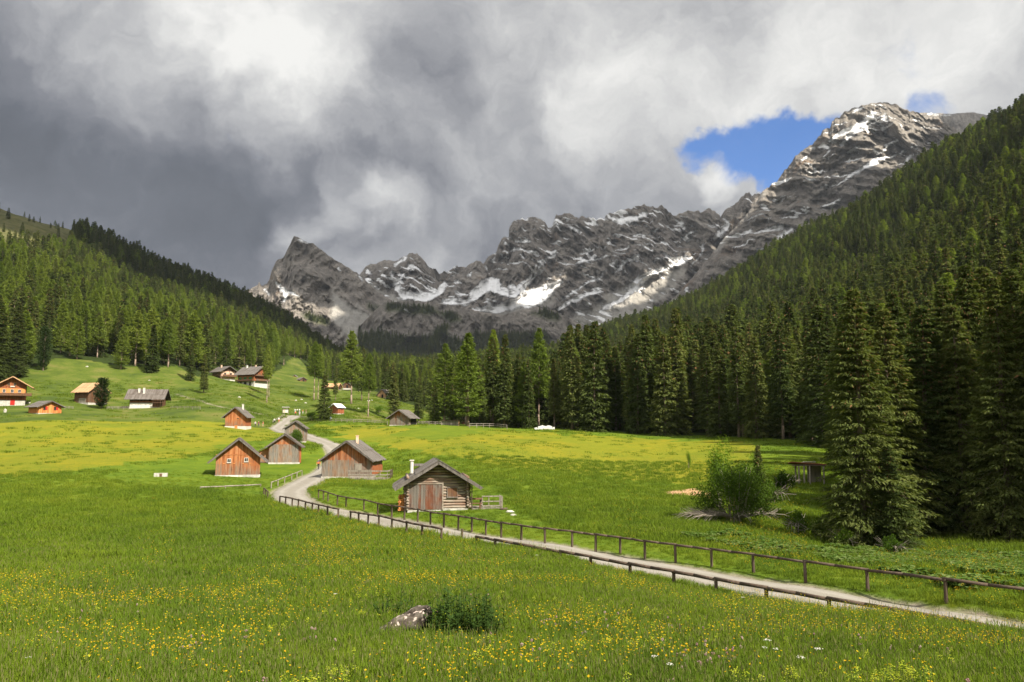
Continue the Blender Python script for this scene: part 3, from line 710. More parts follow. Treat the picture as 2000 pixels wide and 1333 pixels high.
# elevation of the deck cells as seen from the camera must stay above the frame
cx_ = bx0 + (np.arange(nx_) + .5) * CS; cy_ = by0 + (np.arange(ny_) + .5) * CS
CXX, CYY = np.meshgrid(cx_, cy_, indexing='ij')
cpx, cpy = proj(CXX, CYY, np.full(CXX.shape, DZ - 60.0))
infr = (CYY > 0) & (cpy > -30)
full = (cov > 0.15) & ~infr
_n = len(su); print('lit share', np.mean(full[ci[:_n], cj[:_n]][lit[:_n]]), np.mean(full[ci[:_n], cj[:_n]][~lit[:_n]]))
print('cloud cells', full.sum(), 'of', full.size, 'in frame dropped', ((cov > .12) & infr).sum())
def shade_cloud_mesh(full):
    idx = -np.ones((nx_ + 1, ny_ + 1), int); vs = []; fs = []
    thick = blur(full.astype(float), 3)
    th_ = np.zeros((nx_ + 1, ny_ + 1)); p = np.pad(thick, 1, mode='edge'); th_ = (p[:-1, :-1] + p[1:, :-1] + p[:-1, 1:] + p[1:, 1:]) / 4
    need = np.zeros((nx_ + 1, ny_ + 1), bool)
    need[:-1, :-1] |= full; need[1:, :-1] |= full; need[:-1, 1:] |= full; need[1:, 1:] |= full
    I, J = np.nonzero(need); n = len(I); idx[I, J] = np.arange(n)
    X = bx0 + I * CS; Y = by0 + J * CS
    jx = 9 * pnoise(X / 40, Y / 40, 1.5); jy = 9 * pnoise(X / 40, Y / 40, 8.5)
    tp = DZ + 12 + 130 * th_[I, J] * (1 + .5 * fbm(X / 200, Y / 200, 2, 3)); bt = DZ - 10 - 25 * th_[I, J] * (1 + .5 * fbm(X / 150, Y / 150, 6, 3))
    v = np.r_[np.stack([X + jx, Y + jy, tp], 1), np.stack([X + jx, Y + jy, bt], 1)]
    a, b = np.nonzero(full)
    q = np.stack([idx[a, b], idx[a + 1, b], idx[a + 1, b + 1], idx[a, b + 1]], 1)
    F_ = [q, q[:, ::-1] + n]
    fp = np.pad(full, 1)
    for (da, db, c0, c1) in ((-1, 0, (0, 0), (0, 1)), (1, 0, (1, 1), (1, 0)), (0, -1, (1, 0), (0, 0)), (0, 1, (0, 1), (1, 1))):
        e = full & ~fp[1 + da:1 + da + nx_, 1 + db:1 + db + ny_]
        a, b = np.nonzero(e)
        i0 = idx[a + c0[0], b + c0[1]]; i1 = idx[a + c1[0], b + c1[1]]
        F_.append(np.stack([i0, i1, i1 + n, i0 + n], 1))
    return v, np.concatenate(F_)
m_shade_cloud, t, out = mat('shade_cloud_white')
d_ = t.new('ShaderNodeBsdfDiffuse'); d_.inputs[0].default_value = (.9, .9, .9, 1)
tr = t.new('ShaderNodeBsdfTranslucent'); tr.inputs[0].default_value = (.9, .9, .92, 1)
mx_ = t.new('ShaderNodeMixShader'); mx_.inputs[0].default_value = 0.4
t.l.new(d_.outputs[0], mx_.inputs[1]); t.l.new(tr.outputs[0], mx_.inputs[2]); t.l.new(mx_.outputs[0], out.inputs[0])
if full.any():
    v_, f_ = shade_cloud_mesh(full)
    co = link(bpy.data.objects.new('shade_cloud', np_mesh('shade_cloud', v_, f_, [m_shade_cloud], smooth=True)))  # unseen deck, there for the shadows it casts
    tag(co, kind='structure')
# ---------------------------------------------------------------- tree makers (shared meshes)
m_spruce = leaf_mat('spruce_needles', (.036, .056, .017), (.088, .110, .032), (.16, .165, .050), 0.27)
m_larch = leaf_mat('larch_needles', (.095, .140, .028), (.165, .210, .044), (.25, .28, .062), 0.38)
m_pine = leaf_mat('pine_needles', (.026, .046, .016), (.050, .078, .028), (.075, .105, .035), 0.2)
m_cone = simple_mat('spruce_cones', (.10, .045, .018), (.17, .085, .032), 8)
m_bark = simple_mat('bark', (.085, .060, .042), (.20, .155, .115), 6, 0.95, 0.03)
m_bark2 = simple_mat('larch_bark', (.16, .11, .08), (.34, .26, .20), 5, 0.95, 0.03)
m_dead = simple_mat('dead_twigs', (.14, .115, .09), (.30, .26, .21), 5)
m_shrub = leaf_mat('shrub_leaves', (.030, .060, .010), (.070, .120, .016), (.13, .19, .028), 0.4)
m_shrub_y = leaf_mat('bright_shrub_leaves', (.07, .13, .015), (.13, .21, .022), (.19, .27, .03), 0.4)

def kites(base, d, side, L, Wd, lift=0.0):
    """one four-cornered spray of needles per row: base, direction, side vector, length, width"""
    tip = base + d * L[:, None]; mid = base + d * (L * 0.45)[:, None]
    mid[:, 2] += lift * L
    a = mid + side * (Wd / 2)[:, None]; b = mid - side * (Wd / 2)[:, None]
    n = len(base)
    v = np.stack([base, a, tip, b], 1).reshape(-1, 3)
    return v, np.arange(n * 4).reshape(n, 4)
def unit(a): return a / (np.linalg.norm(a, axis=-1, keepdims=True) + 1e-9)
def conifer(seed, h=20.0, kind='spruce', rmax=3.0, base=0.06, n_br=420, per=16, spray=0.55, cone_frac=0.10, irregular=0.25, wr_=(.28, .5)):
    """returns crown (v, f, mi) and the branches' skeleton for a conifer with its foot at the origin"""
    rs = np.random.RandomState(seed)
    zf = base + (1 - base) * (1 - np.sqrt(rs.rand(n_br)) if kind == 'none' else rs.rand(n_br) ** (1.15))
    nw = int(h * (1 - base) / 0.42)
    zf = base + (1 - base) * np.round((zf - base) / (1 - base) * nw) / nw + rs.normal(0, 0.004, n_br)
    zf = np.clip(zf, base, 0.985)
    az = rs.rand(n_br) * 2 * np.pi
    q = (zf - base) / (1 - base)
    if kind == 'spruce': env = (1 - q) ** 0.78 * (0.80 + 0.20 * np.clip(q / 0.12, 0, 1))
    elif kind == 'larch': env = np.minimum((1 - q) ** 0.86 * 1.12, 0.62 + 1.6 * q)
    else: env = np.sin(np.clip(q * 0.93 + 0.07, 0, 1) ** 0.75 * np.pi) ** 0.6
    lob = 1 + irregular * np.sin(az * 2 + seed) * 0.5 + irregular * 0.8 * pnoise(np.cos(az) * 1.3 + zf * 9, np.sin(az) * 1.3, seed * 1.7)
    L = rmax * env * lob * rs.uniform(0.72, 1.12, n_br) + 0.12
    s = rs.rand(n_br, per) ** 0.75; s[:, 0] = 1.0
    s = 0.12 + 0.88 * s
    if kind == 'spruce': up0, dr = 0.35 * q - 0.12, 0.42 - 0.25 * q
    elif kind == 'larch': up0, dr = 0.10 + 0.55 * q, 0.22 - 0.1 * q
    else: up0, dr = 0.25 + 0.5 * q, 0.05 + 0 * q
    hz = lambda ss: L[:, None] * (up0[:, None] * ss - dr[:, None] * ss ** 1.6 + 0.14 * ss ** 4)
    rad = L[:, None] * s
    fan = rs.normal(0, 1, s.shape) * 0.16 * L[:, None] * (1.12 - s) + rs.normal(0, .06, s.shape)
    ca, sa = np.cos(az)[:, None], np.sin(az)[:, None]
    bx = ca * rad - sa * fan; by = sa * rad + ca * fan
    bz = zf[:, None] * h + hz(s) + rs.normal(0, 0.05, s.shape)
    sgn = np.sign(fan + 1e-6)
    out = np.stack([ca + 0 * s, sa + 0 * s, 0 * s], -1); lat = np.stack([-sa + 0 * s, ca + 0 * s, 0 * s], -1)
    mixw = rs.uniform(0.1, 0.9, s.shape)[..., None]
    hang = {'spruce': -0.42, 'larch': -0.12, 'pine': 0.25}[kind]
    d = unit(out * (1 - mixw * 0.6) + lat * (sgn[..., None] * mixw) + np.stack([0 * s, 0 * s, hang + rs.normal(0, .28, s.shape)], -1))
    side = unit(np.cross(d, unit(np.stack([0 * s, 0 * s, 1 + 0 * s], -1) + rs.normal(0, 0.45, s.shape + (3,)))))
    LL = spray * rs.uniform(0.6, 1.35, s.shape) * (0.6 + 0.4 * np.clip(L[:, None] / 1.5, 0, 1))
    WW = LL * rs.uniform(wr_[0], wr_[1], s.shape)
    B_ = np.stack([bx, by, bz], -1).reshape(-1, 3)
    v, f = kites(B_, d.reshape(-1, 3), side.reshape(-1, 3), LL.ravel(), WW.ravel(), 0.08)
    mi = np.zeros(len(f), int)
    if kind == 'spruce' and cone_frac:
        zz = np.repeat(q, per); c = (rs.rand(len(f)) < cone_frac * np.clip((zz - 0.45) / 0.4, 0, 1))
        mi[c] = 1
    # leader
    v2, f2 = kites(np.array([[0, 0, h * 0.955]] * 3), unit(np.array([[0.05, 0, 1], [-.05, .08, 1], [0, -.08, 1.0]])), np.array([[1., 0, 0], [0, 1, 0], [.7, .7, 0]]), np.array([h * .05] * 3), np.array([.18] * 3))
    f = np.r_[f, f2 + len(v)]; v = np.r_[v, v2]; mi = np.r_[mi, [0] * 3]
    sk = dict(az=az, z=zf * h, L=L, up=up0, dr=dr)
    return v, f, mi, sk
def trunk_mesh(name, seed, h, r0, sk, mats, nbr=60, sides=7, dead=0, base=0.05):
    rs = random.Random(seed); mb = MB()
    nseg = 8; ps = []; rr_ = []
    for i in range(nseg + 1):
        q = i / nseg; ps.append((0.06 * math.sin(q * 5 + seed) * q * 2, 0.06 * math.cos(q * 4 + seed) * q * 2, h * 0.985 * q - (0.6 if i == 0 else 0)))
        rr_.append(r0 * (1 - q) ** 0.85 * (1.35 if i == 0 else 1) + 0.012)
    mb.path(ps, rr_, sides)
    idx = list(range(len(sk['az']))); rs.shuffle(idx)
    for i in idx[:nbr]:
        a, z, L = sk['az'][i], sk['z'][i], sk['L'][i] * 0.8
        p = [(math.cos(a) * L * s, math.sin(a) * L * s, z + L * (sk['up'][i] * s - sk['dr'][i] * s ** 1.6)) for s in (0, .5, 1)]
        mb.path(p, [0.035 + 0.012 * L, 0.03, 0.012], 4)
    for k in range(dead):
        a = rs.uniform(0, 6.28); z = h * rs.uniform(0.05, max(base, 0.5)); L = rs.uniform(.6, 1.8)
        mb.path([(0, 0, z), (math.cos(a) * L * .6, math.sin(a) * L * .6, z - .05), (math.cos(a + .2) * L, math.sin(a + .2) * L, z + rs.uniform(-.5, .1))], [0.04, 0.025, 0.01], 4)
    me = bpy.data.meshes.new(name); me.from_pydata(mb.v, [], mb.f)
    for m in mats: me.materials.append(m)
    me.polygons.foreach_set('use_smooth', [True] * len(mb.f)); me.update(); return me
def make_kind(name, seed, kind, h, rmax, r0, n_br, per, spray, base=0.06, nbr=60, dead=0, cone=0.1, irr=0.25, bark=None, leaf=None, wr_=(.26, .46)):
    v, f, mi, sk = conifer(seed, h, kind, rmax, base, n_br, per, spray, cone, irr, wr_)
    leaf = leaf or {'spruce': m_spruce, 'larch': m_larch, 'pine': m_pine}[kind]
    crown = np_mesh(name + '_crown', v, f, [leaf, m_cone], mi)
    trunk = trunk_mesh(name + '_trunk', seed, h, r0, sk, [bark or (m_bark2 if kind == 'larch' else m_bark)], nbr, 8, dead, base)
    return dict(crown=crown, trunk=trunk, h=h, r=rmax)
def place_tree(K, name, x, y, h, label, cat='tree', group=None, w=1.0, rz=None, z=None, tilt=0.0):
    tilt = random.gauss(0, .014)
    s = h / K['h']
    z = H1(x, y) - 0.05 if z is None else z
    e = empty(name, (x, y, z), random.uniform(0, 6.28) if rz is None else rz, label, cat, group)
    e.scale = (s * w, s * w, s)
    if tilt: e.rotation_euler = (0, tilt, e.rotation_euler[2])
    for part in ('trunk', 'crown'):
        o = bpy.data.objects.new(part, K[part]); link(o, e)
    return e
random.seed(3)
# near kinds (fine), middle kinds, far kinds (coarse)
SP_HI = [make_kind('spruce_a', 1, 'spruce', 19, 3.3, .26, 640, 62, .36, .05, 160, 20, .10, .45, wr_=(.16, .32)), make_kind('spruce_b', 2, 'spruce', 20, 3.0, .26, 640, 60, .36, .07, 160, 26, .09, .35, wr_=(.16, .32)),
         make_kind('spruce_c', 5, 'spruce', 19, 3.5, .28, 620, 62, .37, .04, 160, 20, .06, .5, wr_=(.16, .32))]
SP_MD = [make_kind('spruce_d', 11, 'spruce', 25, 3.1, .30, 460, 15, .80, .05, 40, 6, .10, .35), make_kind('spruce_e', 12, 'spruce', 26, 2.8, .30, 460, 15, .80, .12, 40, 14, .12, .3),
         make_kind('spruce_f', 13, 'spruce', 25, 3.3, .30, 480, 15, .82, .04, 40, 4, .08, .4), make_kind('spruce_g', 14, 'spruce', 27, 2.7, .30, 440, 14, .80, .22, 40, 24, .12, .4),
         make_kind('spruce_h', 15, 'spruce', 24, 3.7, .32, 430, 17, .78, .08, 50, 18, .05, .7), make_kind('spruce_i', 16, 'spruce', 26, 2.3, .26, 380, 15, .74, .16, 60, 30, .10, .6)]
LA_MD = [make_kind('larch_a', 21, 'larch', 25, 4.2, .30, 460, 17, .78, .30, 70, 14, 0, .4), make_kind('larch_b', 22, 'larch', 24, 4.6, .30, 480, 17, .80, .12, 70, 6, 0, .45), make_kind('larch_c', 23, 'larch', 24, 3.7, .28, 420, 16, .76, .42, 60, 14, 0, .4)]
PI_MD = [make_kind('stone_pine', 31, 'pine', 12, 2.7, .25, 420, 22, .50, .08, 40, 2, 0, .25)]
def lite(name, seed, kind, h, rmax, n_br, per, spray, base):
    v, f, mi, sk = conifer(seed, h, kind, rmax, base, n_br, per, spray, .03, .35, (.22, .42))
    t_ = MB(); t_.path([(0, 0, -1), (0, 0, h * .5), (0, 0, h * .95)], [.28, .17, .03], 5)
    nv = len(v); v = np.r_[v, np.array(t_.v)]
    tf = np.array([q if len(q) == 4 else (q[0], q[1], q[2], q[3]) for q in t_.f if len(q) == 4]) + nv
    f = np.r_[f, tf]; mi = np.r_[mi, np.full(len(tf), 2)]
    leaf = {'spruce': m_spruce, 'larch': m_larch, 'pine': m_pine}[kind]
    me = np_mesh(name, v, f, [leaf, m_cone, m_bark if kind != 'larch' else m_bark2], mi)
    return bpy.data.objects.new(name, me)
SRC_SP = [lite('far_spruce_%s' % c, 41 + i, 'spruce', 24, 2.9 + .3 * i, 230, 12, 1.05, .06) for i, c in enumerate('abc')] + [lite('far_spruce_d', 47, 'spruce', 24, 2.4, 180, 11, .95, .15), lite('far_spruce_e', 48, 'spruce', 24, 3.9, 240, 12, 1.1, .04)]
SRC_LA = [lite('far_larch_%s' % c, 51 + i, 'larch', 23, 4.0 + .5 * i, 200, 12, 1.0, .20) for i, c in enumerate('abc')]

def instancer(name, P, rot, scl, idx, sources, label=None, cat=None, nrm=None):
    """one object whose points carry copies of the sources (for what nobody could count)"""
    colx = bpy.data.collections.new(name + '_sources')
    for o in sources: colx.objects.link(o)
    order = sorted(range(len(sources)), key=lambda i: sources[i].name)
    inv = np.zeros(len(sources), int)
    for k, i in enumerate(order): inv[i] = k
    me = bpy.data.meshes.new(name)
    me.vertices.add(len(P)); me.vertices.foreach_set('co', np.asarray(P, np.float32).ravel())
    a = me.attributes.new('rot', 'FLOAT_VECTOR', 'POINT'); a.data.foreach_set('vector', np.asarray(rot, np.float32).ravel())
    a = me.attributes.new('scl', 'FLOAT_VECTOR', 'POINT'); a.data.foreach_set('vector', np.asarray(scl, np.float32).ravel())
    a = me.attributes.new('idx', 'INT', 'POINT'); a.data.foreach_set('value', inv[np.asarray(idx, int)].astype(np.int32))
    o = link(bpy.data.objects.new(name, me))
    ng = bpy.data.node_groups.new(name, 'GeometryNodeTree')
    ng.interface.new_socket('Geometry', in_out='INPUT', socket_type='NodeSocketGeometry')
    ng.interface.new_socket('Geometry', in_out='OUTPUT', socket_type='NodeSocketGeometry')
    N = ng.nodes; Lk = ng.links
    gi = N.new('NodeGroupInput'); go = N.new('NodeGroupOutput')
    ip = N.new('GeometryNodeInstanceOnPoints'); ci_ = N.new('GeometryNodeCollectionInfo')
    ci_.inputs['Collection'].default_value = colx; ci_.inputs['Separate Children'].default_value = True; ci_.inputs['Reset Children'].default_value = True
    ip.inputs['Pick Instance'].default_value = True
    def na(nm, typ):
        q = N.new('GeometryNodeInputNamedAttribute'); q.data_type = typ; q.inputs['Name'].default_value = nm; return q.outputs['Attribute']
    e2r = N.new('FunctionNodeEulerToRotation')
    Lk.new(gi.outputs[0], ip.inputs['Points']); Lk.new(ci_.outputs[0], ip.inputs['Instance'])
    Lk.new(na('idx', 'INT'), ip.inputs['Instance Index'])
    Lk.new(na('rot', 'FLOAT_VECTOR'), e2r.inputs[0]); Lk.new(e2r.outputs[0], ip.inputs['Rotation'])
    Lk.new(na('scl', 'FLOAT_VECTOR'), ip.inputs['Scale']); Lk.new(ip.outputs[0], go.inputs[0])
    md = o.modifiers.new('scatter', 'NODES'); md.node_group = ng
    tag(o, label, cat, kind='stuff'); return o

# ---------------------------------------------------------------- named trees: (foot px, foot py, top py, kind, index, width, label)
def at_px(px, py, top, D=None):
    p = hit(px, py) if D is None else np.array(P3(px, py, D))
    x, y = p[0], p[1]; z = H1(x, y)
    up = (666.5 - top) / F
    zt = y * (SP + up * CP) / (CP - up * SP)
    return x, y, z, zt - z
NAMED = [
 (1690, 1072, 560, SP_HI, 0, 1.02, 'big shaggy spruce with bare pinkish trunk patches rising beside the red-roofed shelter', 'spruce_tree'),
 (1745, 1078, 868, SP_HI, 2, 1.30, 'young bushy spruce growing at the foot of the big shaggy spruce', 'spruce_tree'),
 (633, 822, 732, SP_MD, 2, 1.25, 'single spruce with reddish cone-laden top standing by the path before the small shed', 'spruce_tree'),
 (198, 799, 739, PI_MD, 0, 1.0, 'dense rounded dark green pine standing before the orange-roofed barn', 'pine_tree'),
 (84, 724, 640, PI_MD, 0, .62, 'narrow dark conifer standing alone on the pasture above the far left chalet', 'pine_tree'),
 (372, 744, 664, SP_MD, 0, 1.0, 'left one of the two dark spruces standing before the pink-walled chalet', 'spruce_tree'),
 (398, 768, 690, SP_MD, 1, 1.1, 'lower spruce with thin bare legs standing nearer than its dark neighbour left of the chalets', 'spruce_tree'),
 (686, 789, 646, LA_MD, 0, .92, 'tall larch with long bare trunk standing right of the single path-side spruce', 'larch_tree'),
 (706, 783, 680, SP_MD, 3, .9, 'dark spruce standing close behind the tall bare-trunked larch', 'spruce_tree'),
 (719, 814, 690, LA_MD, 2, .75, 'thin larch with a pole-like trunk standing on the grass behind the long rail fence', 'larch_tree'),
 (613, 782, 668, LA_MD, 2, .78, 'larch with a leaning bare trunk standing on the bank behind the path-side spruce', 'larch_tree'),
 (621, 780, 672, LA_MD, 2, .7, 'larch with an upright bare trunk standing beside the leaning larch on the bank', 'larch_tree'),
 (655, 784, 712, SP_MD, 3, .7, 'slender spruce standing on the bank between the two larch groups', 'spruce_tree'),
 (521, 787, 672, LA_MD, 2, .62, 'left one of two thin bare-trunked larches before the white-based chalet', 'larch_tree'),
 (525, 776, 668, LA_MD, 2, .55, 'right one of two thin bare-trunked larches before the white-based chalet', 'larch_tree'),
 (770, 822, 706, SP_MD, 0, .95, 'spruce standing behind the left end of the brown hay hut on the right meadow', 'spruce_tree'),
 (817, 826, 722, SP_MD, 1, .85, 'dark slim spruce rising just behind the brown hay hut on the right meadow', 'spruce_tree'),
 (848, 829, 752, SP_MD, 2, 1.0, 'low dark spruce standing between the brown hay hut and the grey board shed', 'spruce_tree'),
 (868, 828, 671, LA_MD, 1, .95, 'broad bright larch rising behind the grey board shed', 'larch_tree'),
 (903, 827, 675, LA_MD, 1, .90, 'bright larch with tiered branches standing right of the grey board shed', 'larch_tree'),
 (936, 832, 697, SP_MD, 0, .95, 'spruce at the meadow edge just right of the two bright larches', 'spruce_tree'),
 (963, 832, 644, LA_MD, 0, .80, 'larch with bright top rising above the spruces right of the grey shed', 'larch_tree'),
 (985, 836, 652, SP_MD, 1, .95, 'tall spruce between the two bright-topped larches of the meadow edge', 'spruce_tree'),
 (1012, 836, 690, SP_MD, 2, .95, 'spruce directly left of the larch that stands near the white tarpaulin', 'spruce_tree'),
 (1052, 834, 640, LA_MD, 0, .78, 'larch with long pale trunk standing behind the white tarpaulin', 'larch_tree'),
 (1034, 838, 700, SP_MD, 0, .9, 'low spruce standing before the larch behind the white tarpaulin', 'spruce_tree'),
 (1083, 838, 700, SP_MD, 3, .9, 'spruce standing just right of the white tarpaulin', 'spruce_tree'),
 (1118, 840, 634, SP_MD, 1, 1.0, 'tall dark spruce, first of the high front row right of the white tarpaulin', 'spruce_tree'),
 (1160, 843, 626, SP_MD, 2, 1.05, 'tall spruce with a pale trunk showing, second of the high front row', 'spruce_tree'),
 (1245, 847, 648, SP_MD, 0, 1.0, 'tall spruce of the front row with full crown to the ground, left of its twin', 'spruce_tree'),
 (1300, 851, 652, SP_MD, 2, 1.05, 'tall spruce of the front row with full crown to the ground, right of its twin', 'spruce_tree'),
 (1478, 857, 655, SP_MD, 0, 1.05, 'full-crowned spruce at the wood edge behind the willow bush', 'spruce_tree'),
 (1530, 858, 640, SP_MD, 3, 1.0, 'spruce with bare lower trunk at the wood edge above the red-roofed shelter', 'spruce_tree'),
 (1484, 1004, 868, SP_MD, 2, 1.1, 'small dark spruce growing right beside the big willow bush', 'spruce_tree'),
 (30, 738, 590, SP_HI, 1, 1.1, 'large shaded spruce at the left edge behind the far left chalet', 'spruce_tree'),
 (-15, 745, 575, SP_HI, 0, 1.2, 'large shaded spruce cut by the left edge of the picture', 'spruce_tree'),
 (150, 702, 618, LA_MD, 1, 1.0, 'leafy larch at the wood edge right of the lone narrow conifer', 'larch_tree'),
 (236, 722, 634, LA_MD, 1, .95, 'broad larch standing forward on the pasture above the orange-roofed barn', 'larch_tree'),
 (296, 727, 634, SP_MD, 2, 1.3, 'broad spruce standing forward on the pasture above the long dark hay barn', 'spruce_tree'),
 (328, 718, 627, LA_MD, 0, .8, 'larch with bare lower trunk standing right of the broad forward spruce', 'larch_tree'),
]
used_xy = []
for (px, py, top, KK, ki, w, lab, nm) in NAMED:
    x, y, z, h = at_px(px, py, top)
    place_tree(KK[ki], nm, x, y, max(h, 2.0), lab, 'tree', None, w, z=z - .05)
    used_xy.append((x, y))
used_xy = np.array(used_xy)

# near right: tall spruces at the gully, standing one behind another
RIGHT = [(1790, 62, 17.5, 0), (1822, 70, 18.8, 1), (1870, 60, 18.5, 2), (1905, 68, 22, 0), (1955, 56, 18.5, 1), (1990, 64, 21, 2), (2040, 55, 20, 0), (2090, 62, 21, 1), (1760, 78, 22, 2), (1850, 82, 23, 1), (1935, 80, 24, 2),
         (2010, 78, 24, 0), (1715, 92, 22, 1), (1790, 92, 23, 0), (1880, 97, 24, 2), (1975, 95, 25, 1), (2060, 90, 25, 2), (2140, 75, 22, 0), (1680, 110, 23, 0), (1740, 112, 24, 2), (2120, 52, 20, 1), (1650, 125, 24, 1), (1620, 140, 25, 2)]
RLAB = {1790: 'shaggy dark spruce standing directly right of the big shaggy spruce', 1870: 'second tall shaded spruce to the right of the big shaggy spruce', 1955: 'tall shaded spruce with pale lower twigs close to the right edge',
        1990: 'tall cone-topped spruce cut by the right edge of the picture', 1822: 'tall spruce filling the gap behind the big shaggy spruce and its right neighbour'}
for (px, D, h, ki) in RIGHT:
    x = (px - 1000) / F * D * 1.0
    place_tree(SP_HI[ki], 'spruce_tree', x, D, h * random.uniform(.95, 1.05), RLAB.pop(px, 'tall shaggy dark spruce deep in the shaded near stand at the right edge'), 'tree', 'spruces of the near right stand', random.uniform(.9, 1.15))
used_xy = np.r_[used_xy, [((px - 1000) / F * D, D) for px, D, h, k in RIGHT]]

# ---------------------------------------------------------------- the woods
rs = np.random.RandomState(5)
def cand(x0, x1, y0, y1, s):
    X, Y = np.meshgrid(np.arange(x0, x1, s), np.arange(y0, y1, s))
    X = X.ravel() + rs.uniform(-.45, .45, X.size) * s; Y = Y.ravel() + rs.uniform(-.45, .45, Y.size) * s
    return X, Y
X1, Y1 = cand(-420, 420, 60, 420, 6.0)
X2, Y2 = cand(-950, 850, 60, 1500, 7.6)
m2 = ~((np.abs(X2) < 420) & (Y2 < 420)); X2, Y2 = X2[m2], Y2[m2]
X = np.r_[X1, X2]; Y = np.r_[Y1, Y2]
az = np.arctan2(X, Y); m = (np.abs(az) < 0.70); X, Y = X[m], Y[m]
Z = H(X, Y); PXt, PYt = proj(X, Y, Z)
m = forest_mask(PXt + rs.normal(0, 4, len(X)), PYt + rs.normal(0, 2.0, len(X)))
m |= inpoly(PXt, PYt, BALD) & (rs.rand(len(X)) < .035)
m &= ~((PXt > -100) & (PXt < 700) & (PYt > 600) & (PYt < 740) & (fbm(X / 55, Y / 55, 4, 2) > .42) & (Y < 900))
foot_y = np.interp(PXt, [0, 100, 235, 345, 460, 540], [735, 705, 716, 716, 738, 725])
m &= ~((PXt < 560) & (foot_y - PYt < 30) & (rs.rand(len(X)) < .62))
m &= ~((PXt < 900) & (rs.rand(len(X)) < .12 + .35 * (fbm(X / 40, Y / 40, 6, 2) > .25)))
m &= ~((PXt > 590) & (PXt < 860) & (PYt > 745) & (rs.rand(len(X)) < .3))
X, Y, Z, PXt, PYt = X[m], Y[m], Z[m], PXt[m], PYt[m]
dm = np.ones(len(X), bool)
for ux, uy in used_xy: dm &= np.hypot(X - ux, Y - uy) > 3.0
X, Y, Z, PXt, PYt = X[dm], Y[dm], Z[dm], PXt[dm], PYt[dm]
# keep only what could be seen from about here (a ridge hides the rest)
ths = np.linspace(-.72, .72, 300); rrs = np.geomspace(40, 2600, 320)
TT, QQ = np.meshgrid(ths, rrs); SG = H(np.sin(TT) * QQ, np.cos(TT) * QQ) / QQ
SM = np.maximum.accumulate(SG, 0)
ti = np.clip(((np.arctan2(X, Y) + .72) / 1.44 * 299).astype(int), 0, 299); ri = np.clip(np.searchsorted(rrs, np.hypot(X, Y)) - 6, 0, 319)
vis = (Z + 32) / np.hypot(X, Y) > SM[ri, ti]
X, Y, Z, PXt, PYt = X[vis], Y[vis], Z[vis], PXt[vis], PYt[vis]
Rr = np.hypot(X, Y)
pl = np.full(len(X), .16)
left = PXt < 640
pl[left] = .32
LB = [(-300, 520), (0, 500), (150, 560), (280, 590), (400, 640), (560, 690), (680, 740), (560, 760), (-300, 760)]
bl = inpoly(PXt, PYt + 10 * pnoise(X / 50, Y / 50), LB); pl[bl] = .78
LHM = inpoly(PXt, PYt, LHX); pl[LHM] = .10
mid_ = (PXt > 640) & (PXt < 1080); pl[mid_] = .45
pl[(PXt > 640) & (PXt < 1250) & (Y > 900)] = .12
pl[(PXt > 1080) & (Y > 350)] = .24
pl[(PXt > 1080) & (Y < 260)] = .04
pl += .40 * fbm(X / 70, Y / 70, 9, 3)
larch = rs.rand(len(X)) < pl
hh = rs.uniform(.78, 1.18, len(X)) * np.where(larch, 20, 22.5) * np.clip(1.0 - .0 * Rr, .5, 1)
hh[(PXt > 1080) & (Y < 260) & (Y > 140)] *= 1.10
hh[(Rr > 260) & (PXt < 640)] *= 1.14
hh[(Rr > 750) & (PXt < 640)] *= .88
hh[(Rr > 260) & (Rr < 500) & (PXt > 1080)] *= 1.08
hh *= np.exp(np.clip(rs.normal(0, .11, len(X)), -.3, .16) * np.where(Rr < 160, .4, 1))
hh[(PXt > 600) & (PXt < 1100) & (Rr > 225)] *= .80
hh[inpoly(PXt, PYt, BALD)] *= .5
hh[(PXt < 700) & (PXt > 540) & (PYt > 690)] *= .8
hh[(PXt > 1080) & (Rr < 145)] *= .76
edge = (PXt > 1080) & (Y < 190); hh[edge] *= rs.uniform(.85, 1.0, edge.sum())
print('woods', len(X), 'larches', larch.sum())
# which stand in plain sight: column-wise skyline, near to far
order = np.argsort(Rr); sky_ = np.full(260, 5000.0); size = np.zeros(len(X))
tpx, tpy = proj(X, Y, Z + hh)
_, bpy_ = proj(X, Y, Z)
for i in order:
    c = int((PXt[i] + 100) / 2200 * 250)
    if c < 0 or c > 250: continue
    seen = max(0, min(sky_[c], bpy_[i]) - tpy[i])
    if tpy[i] < 1333: size[i] = seen * (min(sky_[c], bpy_[i]) - tpy[i] > 4) * 1.0 + 0.05 * (bpy_[i] - tpy[i])
    hw = max(0, int((2.6 / Rr[i] * F) / 2200 * 250 * .8))
    sky_[max(0, c - hw):c + hw + 1] = np.minimum(sky_[max(0, c - hw):c + hw + 1], tpy[i] + (bpy_[i] - tpy[i]) * .18)
size *= ((PXt > -40) & (PXt < 2040))
size *= (bpy_ - tpy)
ind = np.zeros(len(X), bool)
nS, nL = 252, 270
s_idx = np.nonzero(~larch)[0]; l_idx = np.nonzero(larch)[0]
ind[s_idx[np.argsort(-size[s_idx])[:nS]]] = True
ind[l_idx[np.argsort(-size[l_idx])[:nL]]] = True
